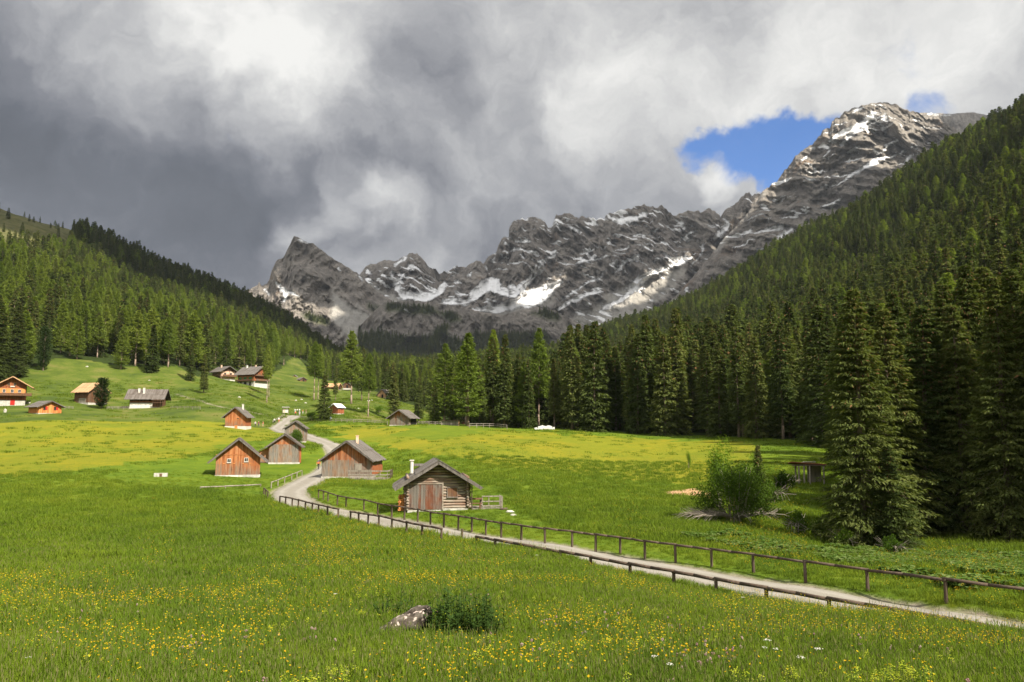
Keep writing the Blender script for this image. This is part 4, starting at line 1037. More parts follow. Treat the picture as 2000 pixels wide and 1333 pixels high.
def group_of(i):
    k = 'larch' if larch[i] else 'spruce'
    col = 'light green larch' if larch[i] else 'dark green spruce'
    if PXt[i] > 1080:
        if Rr[i] < 150: return col + ' in the near wood at the right behind the shaggy front stand', k + ' trees of the near right wood'
        if Rr[i] < 260: return col + ' inside the high wood edge beyond the right meadow', k + ' trees of the right wood edge'
        return col + ' on the steep wooded slope at the right', k + ' trees on the right slope'
    if PXt[i] < 640:
        if PYt[i] > 640: return col + ' on the lower left hillside above the pasture', k + ' trees of the lower left hillside'
        return col + ' on the upper left hillside', k + ' trees of the upper left hillside'
    return col + ' in the valley bottom between the two slopes', k + ' trees of the valley bottom'
for i in np.nonzero(ind)[0]:
    lab, grp = group_of(i)
    if larch[i]: K_ = LA_MD[i % 3]; nm = 'larch_tree'
    else: K_ = (SP_HI if Rr[i] < 130 else SP_MD)[i % (3 if Rr[i] < 130 else 6)]; nm = 'spruce_tree'
    place_tree(K_, nm, X[i], Y[i], hh[i], lab, 'tree', grp, rs.uniform(.88, 1.18), z=Z[i] - .1)
MG = np.concatenate(MGREEN); MG = MG[rs.permutation(len(MG))[:5200]]
for k, srcs, h0, nm, lab in ((~larch, SRC_SP, 24, 'spruce_forest', 'dark spruce forest covering the valley slopes'), (larch, SRC_LA, 23, 'larch_forest', 'light green larches scattered through the forest on both slopes')):
    s = np.nonzero(k & ~ind)[0]
    rot = np.stack([rs.normal(0, .02, len(s)), rs.normal(0, .02, len(s)), rs.uniform(0, 6.28, len(s))], 1)
    sc_ = hh[s] / h0; w = sc_ * rs.uniform(1.0, 1.4, len(s))
    pos = np.stack([X[s], Y[s], Z[s] - .2], 1); sc3 = np.stack([w, w, sc_], 1)
    if nm == 'spruce_forest':   # thin stands on the green ledges under the cliffs
        g_ = rs.uniform(.45, .85, len(MG)); pos = np.r_[pos, MG - [0, 0, 1.5]]; sc3 = np.r_[sc3, np.stack([g_ * 1.1, g_ * 1.1, g_], 1)]; rot = np.r_[rot, np.stack([0 * g_, 0 * g_, g_ * 60], 1)]
    instancer(nm, pos, rot, sc3, rs.randint(0, len(srcs), len(pos)), srcs, lab, 'forest')
# ---------------------------------------------------------------- meadow plants
m_grass, t, out = mat('grass_blades')
c, P, ns = meadow_color(t)
g = t.new('ShaderNodeNewGeometry')
c = t.mix(t.math('MULTIPLY', g.outputs['Random Per Island'], 0.25), c, (.13, .17, .028))
c = t.mix(1.0, c, (1.25, 1.25, 1.25), 'MULTIPLY')
d_ = t.new('ShaderNodeBsdfDiffuse'); t.l.new(c, d_.inputs[0])
tr = t.new('ShaderNodeBsdfTranslucent'); t.l.new(c, tr.inputs[0])
mx_ = t.new('ShaderNodeMixShader'); mx_.inputs[0].default_value = 0.38
t.l.new(d_.outputs[0], mx_.inputs[1]); t.l.new(tr.outputs[0], mx_.inputs[2]); t.l.new(mx_.outputs[0], out.inputs[0])
def petal_mat(name, col, var):
    m, t, out = mat(name)
    g = t.new('ShaderNodeNewGeometry'); oi = t.new('ShaderNodeObjectInfo')
    c = t.mix(t.math('MULTIPLY', oi.outputs['Random'], 0.8), col, var)
    d_ = t.new('ShaderNodeBsdfDiffuse'); t.l.new(c, d_.inputs[0])
    tr = t.new('ShaderNodeBsdfTranslucent'); t.l.new(c, tr.inputs[0])
    mx_ = t.new('ShaderNodeMixShader'); mx_.inputs[0].default_value = 0.3
    t.l.new(d_.outputs[0], mx_.inputs[1]); t.l.new(tr.outputs[0], mx_.inputs[2]); t.l.new(mx_.outputs[0], out.inputs[0])
    return m
m_yel = petal_mat('buttercup_petals', (.58, .44, .018), (.60, .33, .014))
m_lime = petal_mat('lime_flower_heads', (.30, .36, .03), (.44, .46, .05))
m_pink = petal_mat('clover_heads', (.36, .20, .22), (.52, .42, .34))
m_white = petal_mat('white_umbels', (.62, .62, .55), (.70, .66, .60))
m_stem = simple_mat('flower_stems', (.06, .12, .015), (.10, .17, .02), 4)
m_seed = simple_mat('grass_seed_heads', (.12, .12, .04), (.19, .17, .07), 6)

def grass_clump(name, seed, n=34, rad=.22, h=.30, w=.010, seeds=2):
    rs = np.random.RandomState(seed); V = []; Fc = []; MI = []
    for i in range(n):
        a = rs.rand() * 6.28; r = rad * math.sqrt(rs.rand()); x, y = r * math.cos(a), r * math.sin(a)
        hh = h * rs.uniform(.45, 1.15); b = rs.rand() * 6.28; bend = rs.uniform(.1, .65) * hh; ww = w * rs.uniform(.7, 1.5)
        c_, s_ = math.cos(b), math.sin(b); px_, py_ = -s_, c_
        k = len(V)
        for q, wq in ((0, 1), (.45, .9), (.8, .55)):
            cx, cy, cz = x + c_ * bend * q * q, y + s_ * bend * q * q, hh * (q - .15 * q * q) - (0.05 if q == 0 else 0)
            V += [(cx - px_ * ww * wq, cy - py_ * ww * wq, cz), (cx + px_ * ww * wq, cy + py_ * ww * wq, cz)]
        V += [(x + c_ * bend, y + s_ * bend, hh * .87), (x + c_ * bend * 1.001, y + s_ * bend, hh * .871)]
        Fc += [(k, k + 1, k + 3, k + 2), (k + 2, k + 3, k + 5, k + 4), (k + 4, k + 5, k + 7, k + 6)]; MI += [0, 0, 0]
    for i in range(seeds):
        a = rs.rand() * 6.28; r = rad * rs.rand(); x, y = r * math.cos(a), r * math.sin(a); hh = h * rs.uniform(1.0, 1.35); dx, dy = rs.normal(0, .05, 2)
        k = len(V); e = .0025
        V += [(x - e, y, 0), (x + e, y, 0), (x + dx + e, y + dy, hh), (x + dx - e, y + dy, hh)]; Fc.append((k, k + 1, k + 2, k + 3)); MI.append(0)
        k = len(V); e = .0028
        V += [(x + dx, y + dy, hh * .84), (x + dx + e, y + dy + e, hh * .95), (x + dx * 1.1, y + dy * 1.1, hh * 1.04), (x + dx - e, y + dy - e, hh * .93)]; Fc.append((k, k + 1, k + 2, k + 3)); MI.append(1)
    return bpy.data.objects.new(name, np_mesh(name, V, Fc, [m_grass, m_seed], MI))
def flower(name, kind, seed):
    rs = random.Random(seed); mb = MB()
    n = {'b': 3, 'l': 1, 'p': 2, 'w': 1}[kind]
    for k in range(n):
        x, y = rs.uniform(-.09, .09), rs.uniform(-.09, .09); h = rs.uniform(.26, .42) if kind != 'p' else rs.uniform(.18, .34)
        mb.tube((x * .4, y * .4, 0), (x, y, h), .0025, .002, 3, 1)
        if kind == 'b':
            tx, ty = rs.uniform(-.5, .5), rs.uniform(-.5, .5)
            M = Matrix.Translation((x, y, h)) @ Matrix.Rotation(tx, 4, 'X') @ Matrix.Rotation(ty, 4, 'Y')
            for i in range(5):
                a = i * 1.2566; a2 = a + .55; a3 = a - .55; r = .0155
                mb.add([(0, 0, 0), (r * .8 * math.cos(a3), r * .8 * math.sin(a3), .005), (r * 1.15 * math.cos(a), r * 1.15 * math.sin(a), .009), (r * .8 * math.cos(a2), r * .8 * math.sin(a2), .005)], [(0, 1, 2, 3)], 0, M)
            mb.blob((x, y, h + .003), (.005, .005, .004), 5, 3, 0)
        elif kind == 'l':
            for i in range(26):
                a = rs.uniform(0, 6.28); r = rs.uniform(0, .055); zz = h + rs.uniform(-.07, .02) - r * .4; q = rs.uniform(.006, .011)
                mb.blob((x + r * math.cos(a), y + r * math.sin(a), zz), (q, q, q * .7), 4, 2, 0, .3, rs)
            for i in range(5):
                a = rs.uniform(0, 6.28); mb.tube((x, y, h * .75), (x + .05 * math.cos(a), y + .05 * math.sin(a), h - .02), .002, .0015, 3, 1)
        elif kind == 'p':
            for i in range(9):
                a = rs.uniform(0, 6.28); t_ = rs.uniform(0, 3.14); q = .0075
                mb.blob((x + .011 * math.sin(t_) * math.cos(a), y + .011 * math.sin(t_) * math.sin(a), h + .013 * math.cos(t_)), (q, q, q), 4, 3, 0, .3, rs)
        else:
            for i in range(18):
                a = rs.uniform(0, 6.28); r = .05 * math.sqrt(rs.random()); q = rs.uniform(.006, .010)
                mb.blob((x + r * math.cos(a), y + r * math.sin(a), h + rs.uniform(-.006, .006)), (q, q, q * .5), 5, 2, 0, .3, rs)
            for i in range(6):
                a = i; mb.tube((x, y, h * .85), (x + .04 * math.cos(a), y + .04 * math.sin(a), h), .0015, .001, 3, 1)
    me = bpy.data.meshes.new(name); me.from_pydata(mb.v, [], mb.f)
    for m in ({'b': m_yel, 'l': m_lime, 'p': m_pink, 'w': m_white}[kind], m_stem): me.materials.append(m)
    me.polygons.foreach_set('material_index', mb.m); me.update()
    return bpy.data.objects.new(name, me)
rs = np.random.RandomState(77)
HUT_ZONES = [(P3(px, py, D)[0], D + 2.5, rr_) for px, py, D, rr_ in ((464, 932, 118, 5), (554, 906, 138, 5), (680, 933, 118, 7), (576, 864, 165, 4), (459, 838, 225, 5), (780, 831, 200, 5), (879, 834, 205, 3.5), (652, 808, 272, 3.5), (97, 808, 232, 6), (190, 789, 273, 7), (300, 797, 271, 8), (22, 791, 250, 7), (445, 747, 402, 8), (500, 755, 369, 10))]   # (x, y, radius) where nothing grows; filled by the table below
def scatter(n, r0, r1, pw=0.0, th=.74):
    u = rs.rand(n); r = r0 * (r1 / r0) ** (u if pw == 0 else u ** pw); a = rs.uniform(-th, th, n)
    x = r * np.sin(a); y = r * np.cos(a); z = H(x, y)
    px, py = proj(x, y, z)
    ok = (px > -350) & (px < 2350) & (py < 1420) & (path_dist(x, y) > 0.06)
    x, y, z, px, py, r = x[ok], y[ok], z[ok], px[ok], py[ok], r[ok]
    mown = np.zeros(len(x), bool)
    for P_ in MOWN: mown |= inpoly(px, py, P_)
    fr = forest_mask(px, py) & (r > 40)
    return x, y, z, r, mown, fr, px, py
G_SRC = [grass_clump('grass_clump_%s' % c, 61 + i, 36, .24, .20 + .03 * i, .0062, i) for i, c in enumerate('abcd')]
x, y, z, r, mo, fr, px, py = scatter(86000, 6.0, 130)
keep = (~fr | ((r < 75) & (px > 1560) & (rs.rand(len(x)) < .5))) & ~(mo & (rs.rand(len(x)) < .25))
x, y, z, r, mo = [a[keep] for a in (x, y, z, r, mo)]
s = np.clip((r / 12) ** .30, .8, 1.5) * rs.uniform(.75, 1.2, len(x)) * np.where(mo, .55, 1.0)
s *= 1 + .30 * fbm(x / 3.5, y / 3.5, 3, 3)
near_path = path_dist(x, y); s *= np.where(near_path < .6, .7, 1) * np.where((near_path < 4.5) & (y < 50) & (x > -2), .62, 1)
w = s * np.where(r > 25, 1.35, 1.0)
rot = np.stack([rs.normal(0, .08, len(x)), rs.normal(0, .08, len(x)), rs.uniform(0, 6.28, len(x))], 1)
instancer('grass', np.stack([x, y, z - .02], 1), rot, np.stack([w, w, s], 1), rs.randint(0, 4, len(x)), G_SRC, 'tall green meadow grass of the foreground and path verges', 'grass')
def flowers(name, srcs, n, r0, r1, dens, lab, sc0=1.0, thin_mown=.9, pw=0.0, hz=None):
    x, y, z, r, mo, fr, px, py = scatter(n, r0, r1, pw)
    pr = dens(x, y, r, px, py)
    k = ~fr & (rs.rand(len(x)) < pr) & ~(mo & (rs.rand(len(x)) < thin_mown))
    x, y, z, r = x[k], y[k], z[k], r[k]
    s = rs.uniform(.8, 1.25, len(x)) * sc0 * np.clip((r / 14) ** .38, 1, 2.3)
    sh = rs.uniform(.85, 1.2, len(x)) * np.clip((r / 14) ** .2, 1, 1.5)
    rot = np.stack([0 * x, 0 * x, rs.uniform(0, 6.28, len(x))], 1)
    print(name, len(x))
    return instancer(name, np.stack([x, y, z], 1), rot, np.stack([s, s, sh], 1), rs.randint(0, len(srcs), len(x)), srcs, lab, 'flowers')
FB = [flower('buttercup_%s' % c, 'b', 71 + i) for i, c in enumerate('abc')]
FL = [flower('lime_head_%s' % c, 'l', 75 + i) for i, c in enumerate('ab')]
FP = [flower('clover_%s' % c, 'p', 78 + i) for i, c in enumerate('ab')]
FW = [flower('umbel_%s' % c, 'w', 81 + i) for i, c in enumerate('ab')]
cl_ = lambda v: np.clip(v, 0, 1)
flowers('yellow_flowers', FB, 78000, 8, 150, lambda x, y, r, px, py: cl_(.20 + 1.1 * fbm(x / 4 / np.clip(r / 30, 1, 4), y / 4 / np.clip(r / 30, 1, 4), 7, 4)) * np.clip(.18 + (r - 8) / 30, .18, 1), 'yellow buttercups dotted over the whole meadow', .72)
flowers('lime_flowers', FL, 9000, 8, 26, lambda x, y, r, px, py: cl_(-.22 + 1.1 * fbm(x / 1.3, y / 1.3, 17, 3)) * np.clip((26 - r) / 8, 0, 1), 'lime yellow flower heads in loose clusters near the camera', 1.0)
flowers('pink_flowers', FP, 9000, 7.5, 22, lambda x, y, r, px, py: cl_(-.2 + .8 * fbm(x / 1.6, y / 1.6, 27, 3)) * np.clip((18 - r) / 6, 0, 1), 'dull pink clover heads in the grass at the bottom', 1.1)
flowers('white_flowers', FW, 5000, 8, 60, lambda x, y, r, px, py: cl_(-.30 + 1.0 * fbm(x / 2.5, y / 2.5, 37, 3)) * .1, 'small white flower umbels in the foreground meadow', .8)

# broad pale leaves along the stream bank beyond the far rail
mb = MB(); rr2 = random.Random(4)
for i in range(7):
    a = rr2.uniform(0, 6.28); l = rr2.uniform(.12, .22); tilt = rr2.uniform(.2, .7)
    M = Matrix.Rotation(a, 4, 'Z') @ Matrix.Translation((.04, 0, rr2.uniform(.12, .28))) @ Matrix.Rotation(-tilt + .5, 4, 'Y')
    mb.add([(0, 0, 0), (l * .4, -l * .5, .02), (l, -l * .35, -.01), (l * 1.15, 0, -.03), (l, l * .35, -.01), (l * .4, l * .5, .02)], [(0, 1, 2, 3), (0, 3, 4, 5)], 0, M)
    mb.tube((0, 0, 0), M @ Vector((0, 0, 0)), .005, .004, 3, 0)
me = bpy.data.meshes.new('broad_leaf_plant'); me.from_pydata(mb.v, [], mb.f)
m_broad = leaf_mat('broad_leaves', (.045, .085, .018), (.085, .14, .028), (.19, .22, .09), .35)
me.materials.append(m_broad); me.update()
BL = [bpy.data.objects.new('broad_leaf_plant', me)]
x, y, z, r, mo, fr, px, py = scatter(60000, 26, 66)
BANK = [(1500, 1062), (1600, 1072), (1800, 1085), (2060, 1085), (2060, 1185), (1850, 1150), (1700, 1118), (1600, 1098), (1480, 1085), (1330, 1050), (1420, 1040)]
k = inpoly(px, py, BANK) & (fbm(x / 3, y / 3, 5, 3) > -.12); x, y, z = x[k], y[k], z[k]
s = rs.uniform(.7, 1.5, len(x))
instancer('broad_leaves', np.stack([x, y, z], 1), np.stack([0 * x, 0 * x, rs.uniform(0, 6.28, len(x))], 1), np.stack([s, s, s], 1), 0 * x, BL, 'broad pale green leaves carpeting the bank below the big spruce', 'plants')

x, y, z, r, mo, fr, px, py = scatter(60000, 95, 420, .75)
yz = np.zeros(len(x), bool)
for P_ in YL: yz |= inpoly(px, py, P_)
k = ~fr & ~mo & (py > 742) & ~(yz & (rs.rand(len(x)) < .85)); x, y, z, r, px, py = x[k], y[k], z[k], r[k], px[k], py[k]
k = rs.rand(len(x)) < np.clip(.45 + .9 * fbm(x / 14, y / 14, 13, 4), .05, 1); x, y, z, r = x[k], y[k], z[k], r[k]
k = np.ones(len(x), bool)
for o_ in HUT_ZONES: k &= np.hypot(x - o_[0], y - o_[1]) > o_[2]
x, y, z, r = x[k], y[k], z[k], r[k]
s = rs.uniform(.8, 1.6, len(x)) * np.clip(r / 110, 1, 2.2)
instancer('grass_tufts', np.stack([x, y, z - .03], 1), np.stack([0 * x, 0 * x, rs.uniform(0, 6.28, len(x))], 1), np.stack([s * 2.0, s * 2.0, s * .8], 1), rs.randint(0, 4, len(x)), G_SRC, 'rough grass tufts all over the farther meadows', 'grass')
# ---------------------------------------------------------------- wooden buildings
def wood_mat(name, lo, hi, grey, w_lo=.3, w_hi=.6, dark=(.05, .04, .035), horiz=False, gz=(0.0, 3.0, .0), rough=.85):
    """boards: sun-burnt colour with grey weathering that grows in streaks; gz: greyness from z0 to z1"""
    m, t, out = mat(name)
    tc = t.new('ShaderNodeTexCoord'); g = t.new('ShaderNodeNewGeometry')
    mp = t.new('ShaderNodeMapping'); t.l.new(tc.outputs['Object'], mp.inputs[0])
    mp.inputs['Scale'].default_value = (.8, .8, 9.0) if horiz else (7.0, 7.0, .55)
    n = t.noise(mp.outputs[0], 1.0, 5, .65, .4); n2 = t.noise(tc.outputs['Object'], .8, 4, .6)
    isl = g.outputs['Random Per Island']
    base = t.ramp(t.math('ADD', t.math('MULTIPLY', n.outputs['Fac'], .7), t.math('MULTIPLY', isl, .3)), [(.30, lo), (.66, hi)])
    sep = t.new('ShaderNodeSeparateXYZ'); t.l.new(tc.outputs['Object'], sep.inputs[0])
    zf = t.maprange(sep.outputs['Z'], gz[0], gz[1], gz[2], 0)
    wv = t.math('ADD', t.math('ADD', t.math('MULTIPLY', n2.outputs['Fac'], .50), t.math('MULTIPLY', isl, .20)), t.math('ADD', t.math('MULTIPLY', n.outputs['Fac'], .32), zf))
    wf = t.maprange(wv, w_lo, w_hi, 0, 1, True)
    gr = t.ramp(n.outputs['Fac'], [(.3, tuple(q * .55 for q in grey)), (.6, grey), (.75, tuple(min(1, q * 1.5) for q in grey))])
    c = t.mix(wf, base, gr)
    st = t.ramp(n.outputs['Fac'], [(.34, (1, 1, 1)), (.42, (0, 0, 0))])
    c = t.mix(t.math('MULTIPLY', st, .7), c, dark)
    principled(t, out, c, rough, n.outputs['Fac'], .015, .8, .2)
    return m
m_orange = wood_mat('orange_weathered_boards', (.24, .070, .022), (.52, .215, .085), (.22, .155, .11), .46, .86, gz=(0, 2.8, .30))
m_logdoor = wood_mat('red_and_grey_door_boards', (.10, .032, .016), (.25, .095, .05), (.16, .14, .12), .36, .60)
m_bright = wood_mat('fresh_orange_boards', (.36, .11, .030), (.66, .28, .095), (.36, .26, .17), .70, 1.1)
m_greyb = wood_mat('grey_weathered_boards', (.20, .09, .045), (.42, .26, .15), (.22, .195, .165), .28, .60)
m_mixed = wood_mat('half_grey_boards', (.20, .064, .024), (.47, .19, .078), (.21, .165, .13), .45, .76, gz=(.3, 3.6, .35))
m_brown = wood_mat('dark_brown_boards', (.075, .035, .018), (.17, .085, .042), (.13, .105, .085), .45, .8)
m_redb = wood_mat('red_brown_boards', (.19, .056, .024), (.36, .125, .052), (.16, .10, .07), .6, .95)
m_log = wood_mat('round_logs', (.13, .060, .034), (.27, .145, .085), (.31, .265, .215), .30, .62, horiz=True)
m_roof = wood_mat('grey_roof_boards', (.070, .056, .045), (.135, .115, .098), (.165, .148, .135), .3, .62, horiz=False)
m_roofd = wood_mat('dark_roof_boards', (.07, .055, .045), (.13, .105, .09), (.17, .15, .135), .35, .7)
m_tan = wood_mat('new_tan_roof_boards', (.34, .19, .10), (.52, .31, .17), (.40, .27, .17), .6, .95)
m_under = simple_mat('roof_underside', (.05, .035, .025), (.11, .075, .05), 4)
m_stone = simple_mat('pale_stone_base', (.30, .28, .25), (.55, .52, .46), 2.5, .9, .04)
m_plaster = simple_mat('white_plaster', (.46, .43, .38), (.64, .60, .55), 1.2, .9, .01)
m_pinkp = simple_mat('peach_plaster', (.55, .35, .24), (.70, .50, .37), 1.0, .9, .01)
m_dark = simple_mat('painted_dark_opening', (.006, .006, .006), (.015, .013, .012), 3)  # near-black standing in for the shade inside openings
m_green = simple_mat('green_shutter_paint', (.05, .17, .06), (.08, .24, .09), 5)
m_redsh = simple_mat('red_shutter_paint', (.36, .015, .01), (.48, .03, .02), 5)
m_postd = wood_mat('dark_rail_wood', (.045, .030, .022), (.10, .070, .050), (.13, .10, .08), .45, .8, horiz=False)
m_postg = wood_mat('grey_rail_wood', (.15, .125, .10), (.28, .24, .19), (.30, .265, .225), .35, .75)
m_metal = simple_mat('pale_metal_pipe', (.60, .58, .55), (.75, .73, .70), 5, .5)
m_glass, t, out = mat('window_glass')
principled(t, out, (.03, .035, .04), .12, spec=.5)

def gable_z(x, W, he, hr, cx=0.0): return hr - (hr - he) * abs(x - cx) / (W / 2)
def wall_boards(mb, W, L, he, hr, pitch=.20, y0=None, z0=0.0, rnd=None, sides=True, skip=None):
    """board-clad gable walls and side walls, every board a slab of its own inside one mesh"""
    r = rnd or random; x = -W / 2
    while x < W / 2 - .01:
        w = min(pitch * r.uniform(.75, 1.25), W / 2 - x)
        for sgn in (-1, 1):
            zl, zr = gable_z(x, W, he, hr) - .06, gable_z(x + w, W, he, hr) - .06
            pk = gable_z(0, W, he, hr) - .06
            d = r.uniform(0, .02); zz = z0 + r.uniform(-.05, .02)
            ya, yb = (-L / 2 - .03 - d, -L / 2) if sgn < 0 else (L / 2, L / 2 + .03 + d)
            poly = [(x + .008, zz), (x + w - .008, zz), (x + w - .008, zr)] + ([(0, pk)] if x < 0 < x + w else []) + [(x + .008, zl)]
            mb.prism(poly, ya, yb)
        x += w
    if sides:
        y = -L / 2
        while y < L / 2 - .01:
            w = min(pitch * r.uniform(.75, 1.25), L / 2 - y)
            for sgn in (-1, 1):
                d = r.uniform(0, .02); zz = z0 + r.uniform(-.05, .02)
                xa, xb = (-W / 2 - .03 - d, -W / 2) if sgn < 0 else (W / 2, W / 2 + .03 + d)
                mb.box(xa, xb, y + .008, y + w - .008, zz, he - .02)
            y += w
def core(mb, W, L, he, hr, z0=0.0):
    mb.prism([(-W / 2, z0), (W / 2, z0), (W / 2, he - .08), (0, hr - .08), (-W / 2, he - .08)], -L / 2, L / 2, 1)
def make_roof(W, L, he, hr, oh, of, mroof, parent, ob=None, thick=.10, bw=.28, rnd=None, layers=2, ridge_off=0.0):
    r = rnd or random; ob = of if ob is None else ob
    mb = MB(); sl_ = (hr - he) / (W / 2); n = math.hypot(1, sl_)
    for sgn in (-1, 1):
        Ls = (W / 2 + oh) * n
        ang = math.atan(sl_)
        # slab frame: u runs down the slope, y along the ridge
        Mx = Matrix.Translation((0, 0, hr)) @ (Matrix.Rotation(ang, 4, 'Y') if sgn > 0 else Matrix.Rotation(math.pi, 4, 'Z') @ Matrix.Rotation(ang, 4, 'Y'))
        ya, yb = (-L / 2 - of, L / 2 + ob) if sgn > 0 else (-L / 2 - ob, L / 2 + of)
        mb.box(0, Ls - .05, ya + .03, yb - .03, -.03, .03, 1, Mx)
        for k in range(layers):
            u0 = Ls / layers * k - (.12 if k else 0.0); u1 = Ls / layers * (k + 1) + .02
            y = ya
            while y < yb - .02:
                w = min(bw * r.uniform(.7, 1.3), yb - y)
                dz = r.uniform(0, .035); de = r.uniform(-.10, .10) if k == layers - 1 else 0.0
                zb = .03 + (layers - 1 - k) * .05 + dz
                mb.box(max(u0, -.03) if k == 0 else u0, u1 + de, y + .008, y + w - .008, zb, zb + .045, 0, Mx)
                y += w
        for yy in (ya, yb):   # barge boards
            s_ = 1 if yy == ya else -1
            mb.box(.0, Ls - .02, yy - .02 if s_ > 0 else yy - .02, yy + .02, -.16, .05, 0, Mx)
        # purlins and rafters below the overhang
        for u in (W * .25 * n, W * .5 * n):
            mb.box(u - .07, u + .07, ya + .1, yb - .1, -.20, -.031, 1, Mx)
        y = -L / 2
        while y < L / 2 + .01:
            mb.box(W * .42 * n, Ls - .12, y - .05, y + .05, -.13, -.031, 1, Mx); y += .9
    mb.box(-.09, .09, -L / 2 - of * .8, L / 2 + ob * .8, hr - .24, hr - .06, 1)
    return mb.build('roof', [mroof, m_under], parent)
def window(parent, x, z, w, h, y, frame=None, pane=None, shutter=None, side='front', W=0, sill=True):
    """a window in the front wall (y = -L/2) or in a side wall"""
    M = Matrix.Translation((x, y, z)) if side == 'front' else (Matrix.Translation((y, x, z)) @ Matrix.Rotation(math.pi / 2 * (1 if side == 'right' else -1), 4, 'Z'))
    mb = MB(); f = .06
    for a in ((-w / 2 - f, -w / 2, -h / 2 - f, h / 2 + f), (w / 2, w / 2 + f, -h / 2 - f, h / 2 + f), (-w / 2, w / 2, h / 2, h / 2 + f), (-w / 2, w / 2, -h / 2 - f, -h / 2), (-.02, .02, -h / 2, h / 2)):
        mb.box(a[0], a[1], -.09, -.02, a[2], a[3], 0, M)
    if sill: mb.box(-w / 2 - .1, w / 2 + .1, -.14, -.091, -h / 2 - .1, -h / 2 - .05, 0, M)
    o = mb.build('window', frame or m_brown, parent)
    pb = MB(); pb.box(-w / 2, w / 2, -.062, -.055, -h / 2, h / 2, 0, M); pb.build('pane', pane or m_glass, o)
    if shutter:
        for s_ in (-1, 1):
            q = MB(); x0 = s_ * (w / 2 + f + w * .27)
            q.box(x0 - w * .25, x0 + w * .25, -.10, -.06, -h / 2, h / 2, 0, M)
            q.build('shutter', shutter, o)
    return o
def door(parent, x, w, h, y, m=None, side='front', z0=0.0, rnd=None):
    r = rnd or random
    M = Matrix.Translation((x, y, z0)) if side == 'front' else (Matrix.Translation((y, x, z0)) @ Matrix.Rotation(math.pi / 2 * (1 if side == 'right' else -1), 4, 'Z'))
    mb = MB(); n = max(3, int(w / .2)); pw = w / n
    for i in range(n): mb.box(-w / 2 + i * pw + .006, -w / 2 + (i + 1) * pw - .006, -.085 - r.uniform(0, .015), -.05, 0, h, 0, M)
    for zz in (h * .2, h * .78): mb.box(-w / 2 + .03, w / 2 - .03, -.125, -.101, zz, zz + .12, 0, M)
    for xx in (-w / 2 - .07, w / 2): mb.box(xx, xx + .07, -.11, -.03, 0, h + .07, 0, M)
    mb.box(-w / 2, w / 2, -.11, -.03, h, h + .07, 0, M)
    d = mb.build('door', m or m_brown, parent)
    hb = MB(); hb.box(w * .32, w * .32 + .04, -.16, -.10, h * .48, h * .56, 0, M); hb.build('handle', m_dark, d)
    return d
def stone_base(parent, W, L, h, m=None, pro=.10, z0=-.8):
    mb = MB(); r = random.Random(int(W * 100))
    mb.box(-W / 2 - pro, W / 2 + pro, -L / 2 - pro, L / 2 + pro, z0, h - .02, 0)
    for s_ in (-1, 1):
        x = -W / 2 - pro
        while x < W / 2 + pro - .05:
            w = min(r.uniform(.25, .6), W / 2 + pro - x); mb.box(x + .01, x + w - .01, s_ * (L / 2 + pro) - .05, s_ * (L / 2 + pro) + .05, z0, h - r.uniform(0, .05), 0); x += w
    return mb.build('base', m or m_stone, parent)
def chimney(parent_roof, x, y, z0, z1, s=.22, m=None, round_=False, cap=True):
    mb = MB()
    if round_: mb.tube((x, y, z0), (x, y, z1), s, s, 12)
    else: mb.box(x - s, x + s, y - s, y + s, z0, z1)
    if cap: mb.box(x - s - .05, x + s + .05, y - s - .05, y + s + .05, z1, z1 + .07, 0)
    o = mb.build('chimney', m or m_metal, parent_roof)
    return o
def hut_root(name, px, py, D, rz, label, sink=0.0, group=None):
    """px,py: where the middle of the front wall meets the ground; returns the root"""
    p = P3(px, py, D)
    e = empty(name, (p[0], p[1], p[2] - sink), R(rz), label, 'hut', group)
    return e
def front_to_centre(e, L):
    """the given point is the front wall's foot: move the origin back to the middle"""
    a = e.rotation_euler[2]; e.location = (e.location[0] - math.sin(a) * L / 2, e.location[1] + math.cos(a) * L / 2, e.location[2])
def basic_hut(name, px, py, D, rz, W, L, he, hr, label, mwall, mroof, oh=.7, of=.6, base=.25, seed=1, thick=.1, bw=.28, cat='hut', base_m=None, layers=2, pitch=.2):
    e = hut_root(name, px, py, D, rz, label); e['category'] = cat; front_to_centre(e, L)
    r = random.Random(seed)
    stone_base(e, W, L, base, base_m)
    mb = MB(); wall_boards(mb, W, L, he, hr, pitch, z0=base - .02, rnd=r); core(mb, W, L, he, hr, base - .02)
    wl = mb.build('wall', [mwall, m_under], e)
    rf = make_roof(W, L, he, hr, oh, of, mroof, e, rnd=r, bw=bw, layers=layers)
    return e, wl, rf, r

# 1 orange hut with two small windows
e, wl, rf, r = basic_hut('wooden_hut', 464, 931.5, 118, 18, 6.3, 5.6, 3.1, 5.75, 'orange board hut with two small white-silled windows in its gable, left of the path bend', m_orange, m_roofd, 1.15, .75, .28, 101)
window(e, -1.30, 2.42, .46, .50, -2.8, m_plaster, m_dark); window(e, 1.15, 2.52, .46, .50, -2.8, m_plaster, m_dark)
for x_ in (-2.0, -.6, .75, 1.75):
    mb = MB(); mb.box(x_ - .16, x_ + .16, -2.89, -2.845, 1.95, 2.03); mb.build('shutter_catch', m_bright, e)
mb = MB(); mb.box(-3.2, 3.2, -2.90, -2.86, 3.30, 3.38); mb.build('ledge_board', m_orange, e)
mb = MB(); mb.box(-1.7, .1, -2.98, -2.92, -.12, .22); mb.build('white_panel', m_plaster, e)
